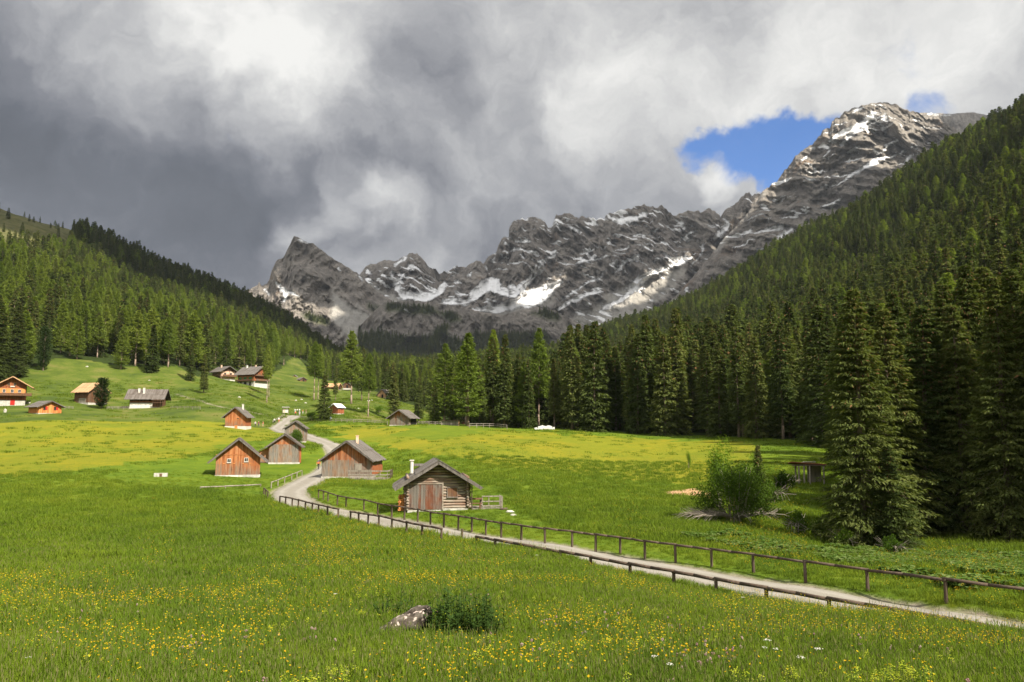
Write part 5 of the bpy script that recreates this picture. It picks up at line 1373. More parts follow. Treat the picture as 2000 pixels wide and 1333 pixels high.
# 2 grey-faced hut with lean-to
e, wl, rf, r = basic_hut('wooden_hut', 554.5, 905.5, 138, 13, 5.2, 5.0, 3.3, 5.15, 'grey and orange hut with a lean-to, between the two-windowed hut and the path', m_mixed, m_roofd, .75, .6, .2, 102)
mb = MB(); x_ = -2.45
while x_ < 2.40: w_ = min(r.uniform(.15, .24), 2.45 - x_); mb.box(x_, x_ + w_ - .015, -2.60 - r.uniform(0, .02), -2.551, .12, 3.35 + r.uniform(-.06, .06)); x_ += w_
mb.build('grey_cladding', m_greyb, e)
mb = MB(); mb.box(2.62, 2.9, -2.6, -1.2, .1, 3.1); mb.build('sunlit_side_strip', m_redb, e)  # redder board added for the sunlit slit of the side wall
mb = MB(); mb.prism([(-4.5, .15), (-2.65, .15), (-2.65, 2.9), (-4.5, 2.0)], -1.6, 2.3); mb.build('lean_to', m_orange, e)
mb = MB()
for k in range(14): mb.prism([(-5.1, 1.86 + .02 * (k % 2)), (-2.68, 3.06 + .02 * (k % 2)), (-2.68, 3.16), (-5.1, 1.96)], -2.1 + k * .33, -1.79 + k * .33)
mb.build('lean_to_roof', m_roofd, e)
# 3 large barn beside the path
e, wl, rf, r = basic_hut('barn', 677, 933, 118, -4, 7.7, 6.4, 2.75, 5.45, 'large orange and grey board barn with a railed deck, standing right against the path', m_mixed, m_roof, .55, .75, .15, 103, cat='barn')
mb = MB(); x_ = -3.78
while x_ < .3: w_ = min(r.uniform(.16, .26), .35 - x_); mb.box(x_, x_ + w_ - .02, -3.32 - r.uniform(0, .02), -3.251, -.1, 2.62 + r.uniform(-.1, .05)); x_ += w_
mb.build('grey_cladding', m_greyb, e)
mb = MB(); mb.box(1.3, 2.35, -3.34, -3.27, 1.1, 2.05); mb.box(1.25, 2.4, -3.36, -3.345, 2.0, 2.1); mb.build('hatch', m_postg, e)
mb = MB(); mb.box(3.88, 3.98, -3.1, 3.1, .4, 1.75); mb.build('red_side_strip', m_redb, e)  # redder strip: sunlight below the eave shade put into the colour
chimney(rf, .75, -.4, 4.7, 6.25, .17, m_pinkp)
mb = MB()
for k in range(3):
    for xx in range(12): mb.box(.75 + xx * .5, .75 + xx * .5 + .485, -4.75 - r.uniform(0, .015), -4.70, -.75 + k * .3, -.75 + k * .3 + .28)
mb.box(.75, 6.7, -4.69, -2.0, -.02, .06); mb.box(6.65, 6.72, -4.7, -2.0, -.7, .02)
dk = mb.build('deck', m_postg, e)
for xx in (.85, 2.35, 4.0, 5.5, 6.6): q = MB(); q.tube((xx, -4.66, -.6), (xx, -4.66, 1.05), .055, .05, 7); q.build('post', m_postg, dk)
for zz in (.42, .98):
    q = MB(); q.box(.7, 6.75, -4.78, -4.72, zz, zz + .17); q.box(6.62, 6.68, -4.7, -2.1, zz, zz + .17); q.build('rail', m_postg, dk)
for k in range(6): q = MB(); q.tube((6.95 + .05 * (k % 2), -4.5 + k * .35, -.5), (6.95, -4.45 + k * .35, 1.15 + .1 * (k % 3)), .045, .035, 6); q.build('stake', m_postd, dk)
# 4 log hut behind the rail
W, L, he, hr = 5.1, 4.8, 2.5, 4.05
e = hut_root('log_hut', 855, 996, 66.4, 9, 'round-log hut with red and grey plank door and white chimney behind the path rail'); front_to_centre(e, L)
r = random.Random(104)
mb = MB(); mb.box(-W / 2 - .05, W / 2 + .05, -L / 2 - .05, L / 2 + .05, -.9, .10); mb.box(-W / 2 - .02, -W / 2 + 1.0, -L / 2 - .12, -L / 2 - .05, -.6, .16)
for k in range(11): mb.box(-W / 2 + k * .47, -W / 2 + k * .47 + .45, -L / 2 - .16, -L / 2 - .08, -.5, .10 + r.uniform(-.04, .03))
mb.build('base', m_stone, e)
mb = MB(); rad = .125; z = .22; k = 0
while z < hr - .3:
    half = W / 2 if z < he - .05 else max(.2, (hr - z - .12) / (hr - he) * W / 2)
    ext = .32 if z < he - .05 else 0
    for s_ in (-1, 1): mb.tube((-half - ext * r.uniform(.7, 1.1), s_ * L / 2, z + r.uniform(-.01, .01)), (half + ext * r.uniform(.7, 1.1), s_ * L / 2, z + r.uniform(-.015, .015)), rad, rad * .93, 9)
    if z < he + .1:
        for s_ in (-1, 1): mb.tube((s_ * W / 2, -L / 2 - .3 * r.uniform(.7, 1.1), z + .12), (s_ * W / 2, L / 2 + .3, z + .12), rad, rad * .93, 9)
    z += .235; k += 1
mb.prism([(-W / 2 + .1, .1), (W / 2 - .1, .1), (W / 2 - .1, he), (0, hr - .12), (-W / 2 + .1, he)], -L / 2 + .05, L / 2 - .05, 1)
mb.build('wall', [m_log, m_under], e, smooth=True)
mb = MB(); x_ = -2.5
while x_ < .36: w_ = min(r.uniform(.15, .24), .40 - x_); mb.box(x_, x_ + w_ - .012, -L / 2 - .19 - r.uniform(0, .015), -L / 2 - .14, .05, 2.15); x_ += w_
d = mb.build('door', m_logdoor, e)
q = MB(); q.box(.34, .46, -L / 2 - .24, -L / 2 - .12, .02, 2.2); q.box(-2.55, .46, -L / 2 - .24, -L / 2 - .12, 2.15, 2.27); q.box(-2.62, -2.5, -L / 2 - .24, -L / 2 - .12, .02, 2.27); q.build('door_frame', m_log, d)
w_ = window(e, 1.22, 1.45, .80, .72, -L / 2 - .09, m_logdoor, m_brown)
rf = make_roof(W, L, he, hr, 1.15, .95, m_roof, e, rnd=r, bw=.26, layers=2)
chimney(rf, -2.15, .6, 2.9, 4.0, .15, m_plaster, True)
mb = MB(); mb.box(-2.25, -1.0, 2.0, 3.2, 3.45, 3.62); mb.build('raised_boards', m_roof, rf)
mb = MB()
for xx in (2.85,): mb.tube((xx, -L / 2 - .5, -.1), (xx, -L / 2 - .5, he - .1), .05, .05, 6)
mb.build('porch_post', m_postd, e)
ex, ey, ez = e.location; a = e.rotation_euler[2]
def loc4(x, y, z=0.0): return (ex + x * math.cos(a) - y * math.sin(a), ey + x * math.sin(a) + y * math.cos(a), ez + z)
# railed terrace at its right
t4 = empty('terrace', loc4(4.35, -1.2, .05), a, 'grey plank terrace with a rail at the right of the round-log hut', 'terrace')
mb = MB()
for k in range(10): mb.box(-1.45, 1.15, -1.3 + k * .25, -1.3 + k * .25 + .235, -.06, 0)
mb.box(-1.4, 1.1, -1.2, 1.1, -.9, -.061); mb.build('floor_boards', m_postg, t4)
for xx in (-.55, .0, 1.1): mb = MB(); mb.tube((xx, -1.25, -.3), (xx, -1.25, 1.02), .05, .045, 7); mb.build('post', m_postg, t4)
for zz in (.18, .55, .98): mb = MB(); mb.box(-.6, 1.15, -1.33, -1.29, zz, zz + .09); mb.build('rail', m_postg, t4)
for k in range(7): mb = MB(); mb.tube((1.18, -1.2 + k * .3, -.2), (1.20, -1.2 + k * .3, .98), .035, .03, 6); mb.build('baluster', m_postg, t4)
tb = empty('table', loc4(3.25, -1.75, .05), a, 'rough wooden table standing between the round-log hut and the terrace rail', 'table')
mb = MB(); mb.box(-.65, .65, -.4, .4, .72, .80); mb.build('tabletop', m_brown, tb)
for xx in (-.5, .5): mb = MB(); mb.tube((xx, 0, 0), (xx, 0, .719), .12, .10, 8); mb.build('leg', m_log, tb)
bn = empty('bench', loc4(3.1, -2.35, .05), a, 'low wooden bench in front of the rough table at the round-log hut', 'bench')
mb = MB(); mb.box(-.7, .7, -.15, .15, .40, .46); mb.build('seat', m_brown, bn)
for xx in (-.5, .5): mb = MB(); mb.box(xx - .05, xx + .05, -.12, .12, 0, .399); mb.build('leg', m_brown, bn)
wp = MB(); r = random.Random(9)
for i in range(8):
    for j in range(5): wp.tube((-.28 + .13 * j + .06 * (i % 2), -.5, .09 + i * .17), (-.28 + .13 * j + .06 * (i % 2), .3, .09 + i * .17), .075 + r.uniform(-.015, .01), .07, 7)
o = wp.build('firewood_stack', m_bright, None, loc=loc4(-3.0, -1.6, -.1)); o.rotation_euler = (0, 0, a)
tag(o, 'stack of orange-ended firewood against the left wall of the round-log hut', 'firewood')
# 5 small tall hut behind the bush
e, wl, rf, r = basic_hut('wooden_hut', 576, 863.5, 165, 10, 4.3, 4.2, 3.0, 4.45, 'narrow grey hut half hidden by a bush on the inner side of the path bend', m_greyb, m_roof, .45, .5, .12, 105)
# 6 pale orange hut on the upper meadow
e, wl, rf, r = basic_hut('wooden_hut', 459, 838.5, 225, 2, 5.8, 5.4, 4.0, 6.35, 'orange board hut with white footing and chimney alone on the upper left meadow', m_orange, m_roof, .95, .8, .85, 106, base_m=m_plaster)
window(e, .7, 3.0, .55, .45, -2.7, m_bright, m_glass)
door(e, .3, .7, 1.1, -2.78, m_bright, z0=-.1); chimney(rf, .9, 1.0, 5.2, 7.3, .22, m_plaster)
mb = MB(); mb.box(2.92, 3.0, -2.5, 2.5, .9, 2.2); mb.build('red_side_strip', m_redb, e)
# 7 hay hut right meadow
e, wl, rf, r = basic_hut('wooden_hut', 780, 831, 200, -14, 5.3, 5.2, 2.25, 3.95, 'brown hay hut with wide grey roof alone at the back of the right meadow', m_mixed, m_roof, .9, .85, .1, 107)
door(e, .55, 2.3, 1.9, -2.66, m_greyb); mb = MB(); mb.box(2.7, 2.76, -1.4, 2.2, .1, 1.9); mb.build('painted_dark_opening', m_dark, e)  # black slab on the side wall: the opening's darkness is its colour
# 8 low flat board shed
e = hut_root('board_shed', 879, 834.5, 205, -2, 'low flat-roofed shed of pale grey upright boards right of the brown hay hut'); e['category'] = 'shed'
mb = MB(); r = random.Random(8); x_ = -2.3
while x_ < 2.3: w_ = min(r.uniform(.18, .3), 2.32 - x_); mb.box(x_, x_ + w_ - .02, -.04 - r.uniform(0, .02), 0, -.3, 1.62); x_ += w_
mb.box(-2.3, 2.3, .001, 2.4, -.3, 1.60, 0); mb.build('wall', m_postg, e)
mb = MB(); mb.prism([(-2.55, 1.62), (2.5, 1.72), (2.5, 1.88), (-2.55, 1.78)], -.45, 2.7); mb.build('roof', m_under, e)
mb = MB(); mb.box(2.33, 2.42, -.05, .1, -.3, 1.75); mb.build('corner_board', m_bright, e)
# 10 shed by the lone spruce
e, wl, rf, r = basic_hut('wooden_shed', 652, 808.5, 272, -30, 3.6, 3.2, 2.35, 3.5, 'small red-brown shed with pale grey roof peeping out right of the path-side spruce', m_redb, m_metal, .5, .5, .1, 110, cat='shed')
# 12 low orange hut with red shutters
e, wl, rf, r = basic_hut('wooden_hut', 97.5, 808, 232, 58, 6.6, 5.8, 2.25, 3.75, 'low bright orange hut with two red shutters on the far left meadow', m_bright, m_roof, 1.0, .9, .1, 112)
for xx in (-1.7, 1.4): window(e, xx, 1.55, .55, .85, -2.9, m_brown, m_dark, None); mb = MB(); mb.box(xx + .32, xx + .85, -3.02, -2.97, 1.1, 2.0); mb.build('shutter', m_redsh, e)
# 13 barn with tan roof
e, wl, rf, r = basic_hut('barn', 190.5, 789, 273, 66, 7.4, 7.2, 4.6, 7.4, 'dark barn with a new orange-tan roof behind the rounded dark pine', m_brown, m_tan, 1.0, .9, .3, 113, cat='barn')
mb = MB(); mb.box(-3.79, -3.74, -2.5, 1.2, .3, 1.9); mb.build('grey_gate', m_postg, e)
door(e, 1.0, 1.6, 2.2, -3.64, m_redb, z0=.2); window(e, -1.6, 3.2, .8, .9, -3.62, m_redb, m_glass)
# 14 long barn, long side to the camera
e, wl, rf, r = basic_hut('barn', 318, 796.5, 271, 100, 6.6, 10.0, 3.7, 6.3, 'long dark barn with pale footing and two chimneys left of the small gravel track', m_brown, m_roofd, 1.4, 1.6, .1, 114, cat='barn')
mb = MB(); mb.box(-3.45, -3.31, -2.5, 4.9, -.6, 1.5); mb.build('stone_footing', m_plaster, e)
chimney(rf, -1.5, 2.6, 4.9, 6.6, .3, m_plaster); chimney(rf, -1.9, .9, 4.6, 6.7, .3, m_plaster)
mb = MB(); mb.box(-5.2, -3.4, -6.3, -2.9, 1.5, 1.62); [mb.tube((-5.1, -6.2 + k * .8, -.5), (-5.1, -6.2 + k * .8, 2.5), .06, .06, 6) for k in range(5)]; mb.box(-5.18, -5.1, -6.3, -2.9, 2.4, 2.52); mb.build('balcony', m_brown, e)
for yy in (-1.5, 1.2): window(e, yy, 2.4, .7, .7, -3.34, m_redb, m_dark, side='left')
mb = MB(); mb.box(-3.40, -3.33, -2.5, 4.9, 1.75, 2.0); mb.build('red_brown_strip', m_redb, e)  # red-brown board strip along the long side
# 11 chalet at the left edge
e, wl, rf, r = basic_hut('chalet', 22, 791.5, 250, 30, 7.2, 8.0, 7.0, 9.2, 'orange-fronted chalet with brown balcony and red door at the left edge', m_redb, m_tan, 2.3, 1.6, 1.6, 111, cat='chalet', base_m=m_stone)
mb = MB(); mb.box(-3.65, 3.65, -4.12, -4.03, 3.9, 5.4); mb.build('orange_boards', m_bright, e)
for xx in (-2.2, .0, 2.0): window(e, xx, 4.6, .7, .9, -4.12, m_plaster, m_glass)
for xx in (-1.1, .6): window(e, xx, 6.7, .7, 1.0, -4.04, m_bright, m_glass)
mb = MB(); mb.box(-5.6, 5.5, -5.6, -4.05, 2.9, 3.05); mb.box(-5.6, 5.5, -5.68, -5.6, 3.0, 3.85); [mb.box(-5.5 + k * 1.8, -5.4 + k * 1.8, -5.6, -5.5, 3.8, 4.05) for k in range(7)]; mb.build('balcony', m_brown, e)
door(e, .3, 1.1, 1.7, -4.14, m_redsh, z0=0.0)
mb = MB(); mb.box(-.6, .6, -4.25, -4.13, 5.85, 6.2); mb.build('white_sign', m_plaster, e)
# 15 pink chalet
e, wl, rf, r = basic_hut('chalet', 445, 747.5, 402, 50, 7.8, 8.8, 6.2, 8.5, 'peach-walled chalet with balconies behind the two dark spruces', m_pinkp, m_roof, 1.5, 1.6, 1.9, 115, cat='chalet', base_m=m_plaster)
mb = MB(); [mb.prism([(-3.9 + .26 * k, 5.9), (-3.9 + .26 * k + .22, 5.9), (-3.9 + .26 * k + .22, gable_z(-3.68 + .26 * k, 7.8, 6.2, 8.5) - .15), (-3.9 + .26 * k, gable_z(-3.9 + .26 * k, 7.8, 6.2, 8.5) - .15)], -4.55, -4.46) for k in range(30)]; mb.build('gable_boards', m_brown, e)
mb = MB(); mb.box(-3.9, 4.0, -5.9, -4.5, 2.9, 3.05); mb.box(-3.9, 4.0, -5.98, -5.9, 3.0, 4.0); mb.box(-5.3, -4.0, -5.9, 4.4, 2.9, 3.05); mb.box(-5.38, -5.3, -5.9, 4.4, 3.0, 4.0); [mb.tube((x_, -5.8, -.4), (x_, -5.8, 6.2), .09, .09, 6) for x_ in (-3.8, 0, 3.8)]; mb.build('balcony', m_brown, e)
for xx in (-1.8, 1.5): window(e, xx, 4.4, .9, 1.2, -4.45, m_brown, m_glass)
chimney(rf, -1.0, 1.0, 7.5, 9.3, .35, m_pinkp)
# 16 large chalet with white ground floor
e, wl, rf, r = basic_hut('chalet', 510, 755, 369, 61, 8.4, 11.4, 6.6, 9.6, 'large brown chalet with white ground floor and green shutters above the path', m_redb, m_roof, 1.8, 1.4, 2.3, 116, cat='chalet', base_m=m_plaster)
mb = MB(); mb.box(-4.32, -4.24, -5.6, 5.6, 2.5, 4.8); mb.build('orange_boards', m_orange, e)
mb = MB(); mb.box(-5.5, -4.3, -5.7, 5.6, 2.4, 2.52); mb.box(-5.58, -5.5, -5.7, 5.6, 2.5, 3.2); mb.box(-4.3, 4.2, -6.9, -5.75, 2.4, 2.52); mb.box(-4.3, 4.2, -6.98, -6.9, 2.5, 3.3); mb.box(-4.3, 4.2, -6.9, -5.75, 4.7, 4.82); mb.box(-4.3, 4.2, -6.98, -6.9, 4.8, 5.5); mb.build('balcony', m_brown, e)
for yy in (-3.0, .5, 3.8): window(e, yy, 3.7, .9, 1.2, -4.30, m_green, m_green, m_green, side='left')
for yy, w_ in ((-2.9, .9), (.4, 1.6), (3.3, .9)): window(e, yy, 1.2, w_, 1.6, -4.32, m_brown, m_dark, None, side='left')
for xx in (-2.5, -1.0, .5, 2.0): window(e, xx, 6.0, .6, 1.0, -5.75, m_bright, m_glass)
for xx in (-2.2, .2, 2.2): window(e, xx, 3.8, .6, 1.0, -5.75, m_bright, m_glass)
chimney(rf, -.8, 3.5, 8.6, 10.4, .35, m_plaster); chimney(rf, .3, -1.2, 9.0, 10.3, .3, m_pinkp)
# far roofs
for (px, py, D, rz, W_, L_, he_, hr_, lab, mw, mr, sd) in [
    (575, 744, 520, 0, 3.2, 3.2, 2.6, 3.9, 'tiny bright orange hut on the rise behind the large brown chalet', m_bright, m_roof, 201),
    (592, 747, 500, 40, 4.5, 5.0, 1.9, 3.2, 'small low dark hut with grey roof just right of the tiny bright orange hut', m_brown, m_roof, 202),
    (663, 762, 420, 75, 4.5, 7.0, 1.9, 3.6, 'low hut with long tan roof in the clearing left of the tall larch', m_brown, m_tan, 203),
    (677, 759, 440, 10, 4.2, 4.0, 2.3, 3.9, 'brown hut with grey roof tucked behind the long tan roof by the tall larch', m_brown, m_roof, 204),
    (746, 778, 400, -25, 5.4, 5.4, 2.0, 4.6, 'steep tan-gabled hut half hidden by spruces left of the right meadow', m_tan, m_roofd, 205),
    (842, 754, 520, 0, 5.0, 5.0, 2.0, 3.9, 'dark hut glimpsed among the trees behind the bright larches', m_brown, m_roof, 206),
    (808, 741, 640, 20, 4.5, 5.0, 2.2, 4.0, 'small grey-roofed hut highest up in the valley woods', m_brown, m_roof, 207)]:
    e, wl, rf, r = basic_hut('wooden_hut', px, py, D, rz, W_, L_, he_, hr_, lab, mw, mr, .7, .6, .15, sd, layers=1, pitch=.35, bw=.5)
    door(e, .3, .9, 1.7, -L_ / 2 - .03, m_dark, z0=.1)

# open shelter with rusty roof at the wood edge
e = hut_root('open_shelter', 1577, 944, 96, -12, 'open shelter with rusty red sheet roof on posts, left of the big shaggy spruce'); e['category'] = 'shelter'
m_rust = simple_mat('rusty_sheet', (.20, .045, .03), (.36, .11, .075), 2.2, .6, .01)
mb = MB()
for k in range(22):
    x_ = -2.05 + k * .19
    mb.prism([(x_, 2.45 - .012 * k), (x_ + .1, 2.47 - .012 * k), (x_ + .1, 2.53 - .012 * k), (x_, 2.51 - .012 * k)], -1.7, 1.5); mb.prism([(x_ + .1, 2.43 - .012 * k), (x_ + .19, 2.43 - .012 * k), (x_ + .19, 2.48 - .012 * k), (x_ + .1, 2.48 - .012 * k)], -1.7, 1.5)
rf = mb.build('roof', m_rust, e); rf.rotation_euler = (R(-5), 0, 0)
mb = MB(); mb.box(-.4, 1.1, -.2, 1.2, 2.56, 2.60); mb.build('pale_sheet', m_metal, rf)
mb = MB(); mb.box(-1.95, 2.0, -1.55, -1.4, 2.15, 2.30); mb.box(-1.95, 2.0, 1.2, 1.35, 2.2, 2.33); mb.build('beam', m_postd, e)
for xx, yy in ((-1.15, -1.45), (-.55, -1.45), (.1, -1.45), (1.7, -1.45), (-1.15, 1.25), (1.7, 1.25)): mb = MB(); mb.tube((xx, yy, -.6), (xx, yy, 2.2), .11, .10, 8); mb.build('post', m_postg, e)
mb = MB(); mb.box(.2, 1.8, .9, 1.1, -.5, 2.1); mb.build('back_boards', m_postg, e)
# ---------------------------------------------------------------- rail fences
def fence(name, label, top, posts, h=.80, r_rail=.065, r_post=.075, m=m_postd, rails=1, n_seg=None, seed=0, group=None, world=None):
    """top: picture points of the rail; posts: px of the posts"""
    r = random.Random(seed)
    if world is None: T = np.array(top, float)
    pp = [] if world else [(x, float(np.interp(x, T[:, 0], T[:, 1]))) for x in posts] if T[0, 0] < T[-1, 0] else [(x, float(np.interp(x, T[::-1, 0], T[::-1, 1]))) for x in posts]
    W_ = np.array(world) if world else hits(pp, h)
    c = W_.mean(0)
    e = empty(name, (c[0], c[1], c[2] - 0.0), 0, label, 'fence', group)
    P_ = [Vector((p[0] - c[0], p[1] - c[1], p[2] - c[2])) for p in W_]
    for i, p in enumerate(P_):
        mb = MB(); mb.tube((p.x, p.y, p.z - .35), (p.x + r.uniform(-.02, .02), p.y, p.z + h - .03), r_post * r.uniform(.9, 1.15), r_post * .92, 9)
        mb.build('post', m, e)
    for k in range(rails):
        hz = h - k * (h * .48)
        for i in range(len(P_) - 1):
            a, b = P_[i], P_[i + 1]
            mb = MB(); j = .02 * (1 if i % 2 else -1)
            d = (b - a).normalized() * .07
            mb.path([(a.x - d.x, a.y - d.y, a.z + hz + .02 + j), ((a.x + b.x) / 2, (a.y + b.y) / 2, (a.z + b.z) / 2 + hz + .02 + r.uniform(-.015, .015)), (b.x + d.x, b.y + d.y, b.z + hz + .02 + j)], [r_rail * r.uniform(.95, 1.08), r_rail, r_rail * r.uniform(.85, 1)], 9)
            mb.build('rail', m, e, smooth=True)
    return e
fence('rail_fence', 'dark one-rail fence, the shortest-spaced run along the outer side of the path bend', [(546, 970), (570, 974), (610, 984), (641, 991), (662, 995.5)], [547, 558, 571, 583, 597, 610, 622, 640, 661], .78, .07, seed=1)
fence('rail_fence', 'dark one-rail fence on the near side of the path opposite the round-log hut', [(684, 1000), (701, 1003), (740, 1008.5), (765, 1014.5), (794, 1021), (825, 1027), (862, 1033)], [684.5, 701, 719, 740, 765.5, 794, 824.5, 862], .80, .07, seed=2)
fence('rail_fence', 'dark heavy rail fence on the near side of the path out to the right edge', None, None, .80, .078, .085, seed=3,
      world=[((q - 1000) / F * (44.14 / (1 + 1.17 * (q - 1000) / F)), 44.14 / (1 + 1.17 * (q - 1000) / F), -7.28 + .02 * math.sin(q)) for q in (932, 968, 1040, 1093, 1150, 1224, 1307, 1387, 1482, 1600, 1742, 1930, 2200)])
fence('rail_fence', 'brown rail fence on the far side of the path, barn to right edge', [(622, 957), (641, 963), (659, 969), (676, 972), (711, 977), (738, 984), (765, 988.5), (816, 996), (841, 1001), (867, 1004.5), (895, 1008.5), (921, 1012.5), (949, 1017.5), (979, 1022), (1018, 1027), (1064, 1033), (1117, 1039), (1163, 1045), (1211, 1051), (1259, 1058), (1319, 1065), (1389, 1074), (1471, 1084), (1572, 1098), (1693, 1114.5), (1845, 1133), (2010, 1154), (2200, 1180)],
      [622.5, 632, 641, 659, 676, 711, 738, 765.5, 790, 816, 841, 867, 895, 921.5, 949, 979, 1018, 1064, 1117, 1163, 1211, 1259, 1319, 1389, 1471, 1572, 1693, 1845, 2020], .85, .062, .075, seed=4)
pp_ = hit(902, 1054)
mb = MB(); mb.tube((0, 0, -.3), (.02, 0, .66), .08, .07, 9)
tag(mb.build('fence_post', m_postd, None, loc=tuple(pp_)), 'lone dark post standing in the gap between the two near-side rail fences', 'post')
fence('rail_fence', 'low grey rail fence climbing between the two-windowed hut and the path', [(530, 942.5), (547, 937), (560, 931), (576, 925), (591, 919)], [530, 543, 556, 570, 580, 590], .75, .07, m=m_postg, seed=5)
fence('rail_fence', 'short tilted bit of dark fence at the outer edge of the path bend', [(515, 953), (519, 957), (524, 962)], [515.5, 519, 523.5], .7, .07, seed=6)
fence('rail_fence', 'long low single grey log rail on the grass in front of the two-windowed hut', [(390, 952), (440, 950.5), (509, 947.5)], [392, 440, 509], .26, .085, .07, m=m_postg, seed=7)
fence('board_fence', 'grey two-rail pasture fence between the path-side spruce and the brown hay hut', [(642, 818.5), (680, 819.5), (720, 821), (757, 823.5)], [645, 656, 667, 678, 691, 705, 718, 732, 745, 757], 1.0, .07, .08, m=m_postg, rails=2, seed=8)
fence('board_fence', 'grey pasture fence along the foot of the trees right of the pale board shed', [(905, 828.5), (940, 828), (968, 828.5), (990, 831)], [917, 931, 944, 956, 968, 979, 990], 1.0, .07, .08, m=m_postg, rails=2, seed=9)
fence('board_fence', 'grey fence between the brown hay hut and the pale board shed', [(812, 823.5), (862, 825)], [814, 826, 838, 850, 862], .8, .07, .08, m=m_postg, rails=2, seed=10)
fence('board_fence', 'thin grey pasture fence right of the long dark barn', [(334, 794), (362, 794.5), (392, 795)], [334, 347, 361, 376, 391], .9, .06, .07, m=m_postg, rails=2, seed=11)
fence('board_fence', 'thin grey pasture fence between the orange-roofed barn and the low orange hut', [(118, 794), (143, 794.5)], [119, 127, 135, 143], .9, .06, .07, m=m_postg, rails=2, seed=12)
fence('board_fence', 'grey fence between the rounded pine and the long dark barn', [(208, 795), (252, 795.5)], [209, 220, 231, 242, 252], .8, .09, .09, m=m_postg, rails=2, seed=13)
fence('rail_fence', 'grey rail fence running up the verge to the notice board', [(533, 822), (545, 815.5), (556, 808.5)], [533, 539, 545, 551, 556], .9, .07, .08, m=m_postg, rails=2, seed=14)
fence('board_fence', 'grey fence right of the walkers group, in front of the bright bush', [(588, 814), (604, 815.5)], [588, 594, 600, 605], .9, .07, .08, m=m_postg, rails=2, seed=15)

# ---------------------------------------------------------------- notice board, tarpaulin, trough, logs, sand, stones
p = hit(557.5, 810); e = empty('notice_board', tuple(p), R(15), 'white notice board under a small grey roof at the top of the path', 'notice board')
for x_ in (-.95, .95): mb = MB(); mb.box(x_ - .08, x_ + .08, -.08, .08, -.3, 2.5); mb.build('post', m_postg, e)
mb = MB(); mb.box(-.86, .86, -.05, .05, .65, 2.1); mb.build('panel', m_plaster, e)
mb = MB(); mb.box(-.75, -.1, -.07, -.051, .8, 1.95); mb.build('poster', m_pinkp, e)
mb = MB(); mb.prism([(-1.35, 2.45), (1.35, 2.45), (1.35, 2.6), (-1.35, 2.6)], -.7, .7); mb.box(-1.3, 1.3, -.65, .65, 2.601, 2.72, 1); mb.build('roof', [m_postd, m_metal], e)
p = hit(1063, 839.5); mb = MB(); r = random.Random(2)
n = 16
for i in range(n):
    x0 = -2.6 + i * .33; hgt = .95 + .12 * math.sin(i * 1.3) - (.55 if i < 3 else 0) - (.4 if i > 13 else 0)
    mb.prism([(x0, 0), (x0 + .335, 0), (x0 + .335, hgt), (x0 + .16, hgt + r.uniform(.0, .1)), (x0, hgt)], -1.0, 1.0)
o = mb.build('covered_pile', m_metal, None, loc=tuple(p)); tag(o, 'low pile under a white tarpaulin at the foot of the dark spruces', 'tarpaulin')
# trough
p = hit(314, 931.5); e = empty('water_trough', tuple(p), R(15), 'small pale stone trough on the mown grass left of the two-windowed hut', 'trough')
mb = MB()
for b in ((-.85, .85, -.32, -.24, 0, .5), (-.85, .85, .24, .32, 0, .5), (-.85, -.76, -.24, .24, 0, .5), (.76, .85, -.24, .24, 0, .5), (-.76, .76, -.24, .24, 0, .1)): mb.box(*b)
mb.build('basin', m_stone, e)
mb = MB(); mb.box(-.12, .22, -.36, -.321, .05, .45); mb.build('dark_middle', m_brown, e)  # dark brown patch on the middle of the front
# wood piles right of the pale shed
for (px, py, lab) in ((908, 829, 'small dark stack of boards right of the pale board shed'), (838, 828.5, 'small pale board pile between the hay hut and the pale board shed')):
    p = hit(px, py); mb = MB(); r = random.Random(px)
    for i in range(5):
        for j in range(4): mb.box(-1.0 + r.uniform(-.1, .1), 1.0 + r.uniform(-.1, .1), j * .26, j * .26 + .24, i * .17, i * .17 + .14)
    tag(mb.build('board_stack', m_postg if px < 900 else m_brown, None, loc=tuple(p)), lab, 'board stack')
# woodpile, stones and posts near the left chalet
p = hit(10, 806); mb = MB(); mb.blob((0, 0, .4), (.45, .4, .75), 8, 6, 0, .2, random.Random(1)); tag(mb.build('standing_stone', m_stone, None, loc=tuple(p)), 'grey standing stone on the grass below the far left chalet', 'stone')
def stone(px, py, rx, ry, rz_, lab, seed, grp=None, m=m_stone, h=0.0):
    p = hit(px, py); mb = MB(); r = random.Random(seed)
    mb.blob((0, 0, 0), (rx, ry, rz_), 10, 7, 0, .16, r)
    o = mb.build('stone', m, None, loc=(p[0], p[1], p[2] + h)); tag(o, lab, 'stone', grp); return o
for i, (px, py, s) in enumerate([(578, 783, .45), (589, 781, .45), (597, 788, .5), (720, 784, .6), (726, 783, .5), (467, 777, .5), (700, 799, .35), (56, 788, .5), (72, 787, .4), (64, 790, .35), (170, 717, .5), (52, 714, .4), (292, 744, .4)]):
    stone(px, py, s * 1.2, s, s * .7, 'pale boulder lying on the sloping pasture', i, 'pale boulders on the pastures', m_stone, .05)
for (px, py, s, lab) in ((996, 1001, .28, 'largest pale stone beyond the terrace of the round-log hut'), (1003, 1007, .2, 'small pale stone just below the largest one beyond the terrace'), (985, 996, .3, 'dark stone close to the corner of the plank terrace')):
    stone(px, py, s * 1.3, s, s * .6, lab, px, None, m_stone if px > 990 else m_under)
m_dark2 = simple_mat('grey_rock', (.09, .085, .075), (.20, .19, .17), 5)
# flat grey rock just outside the near rail
stone(1470, 1166, .55, .45, .16, 'flat grey rock in the grass beside the near rail fence', 99, None, m_dark2)
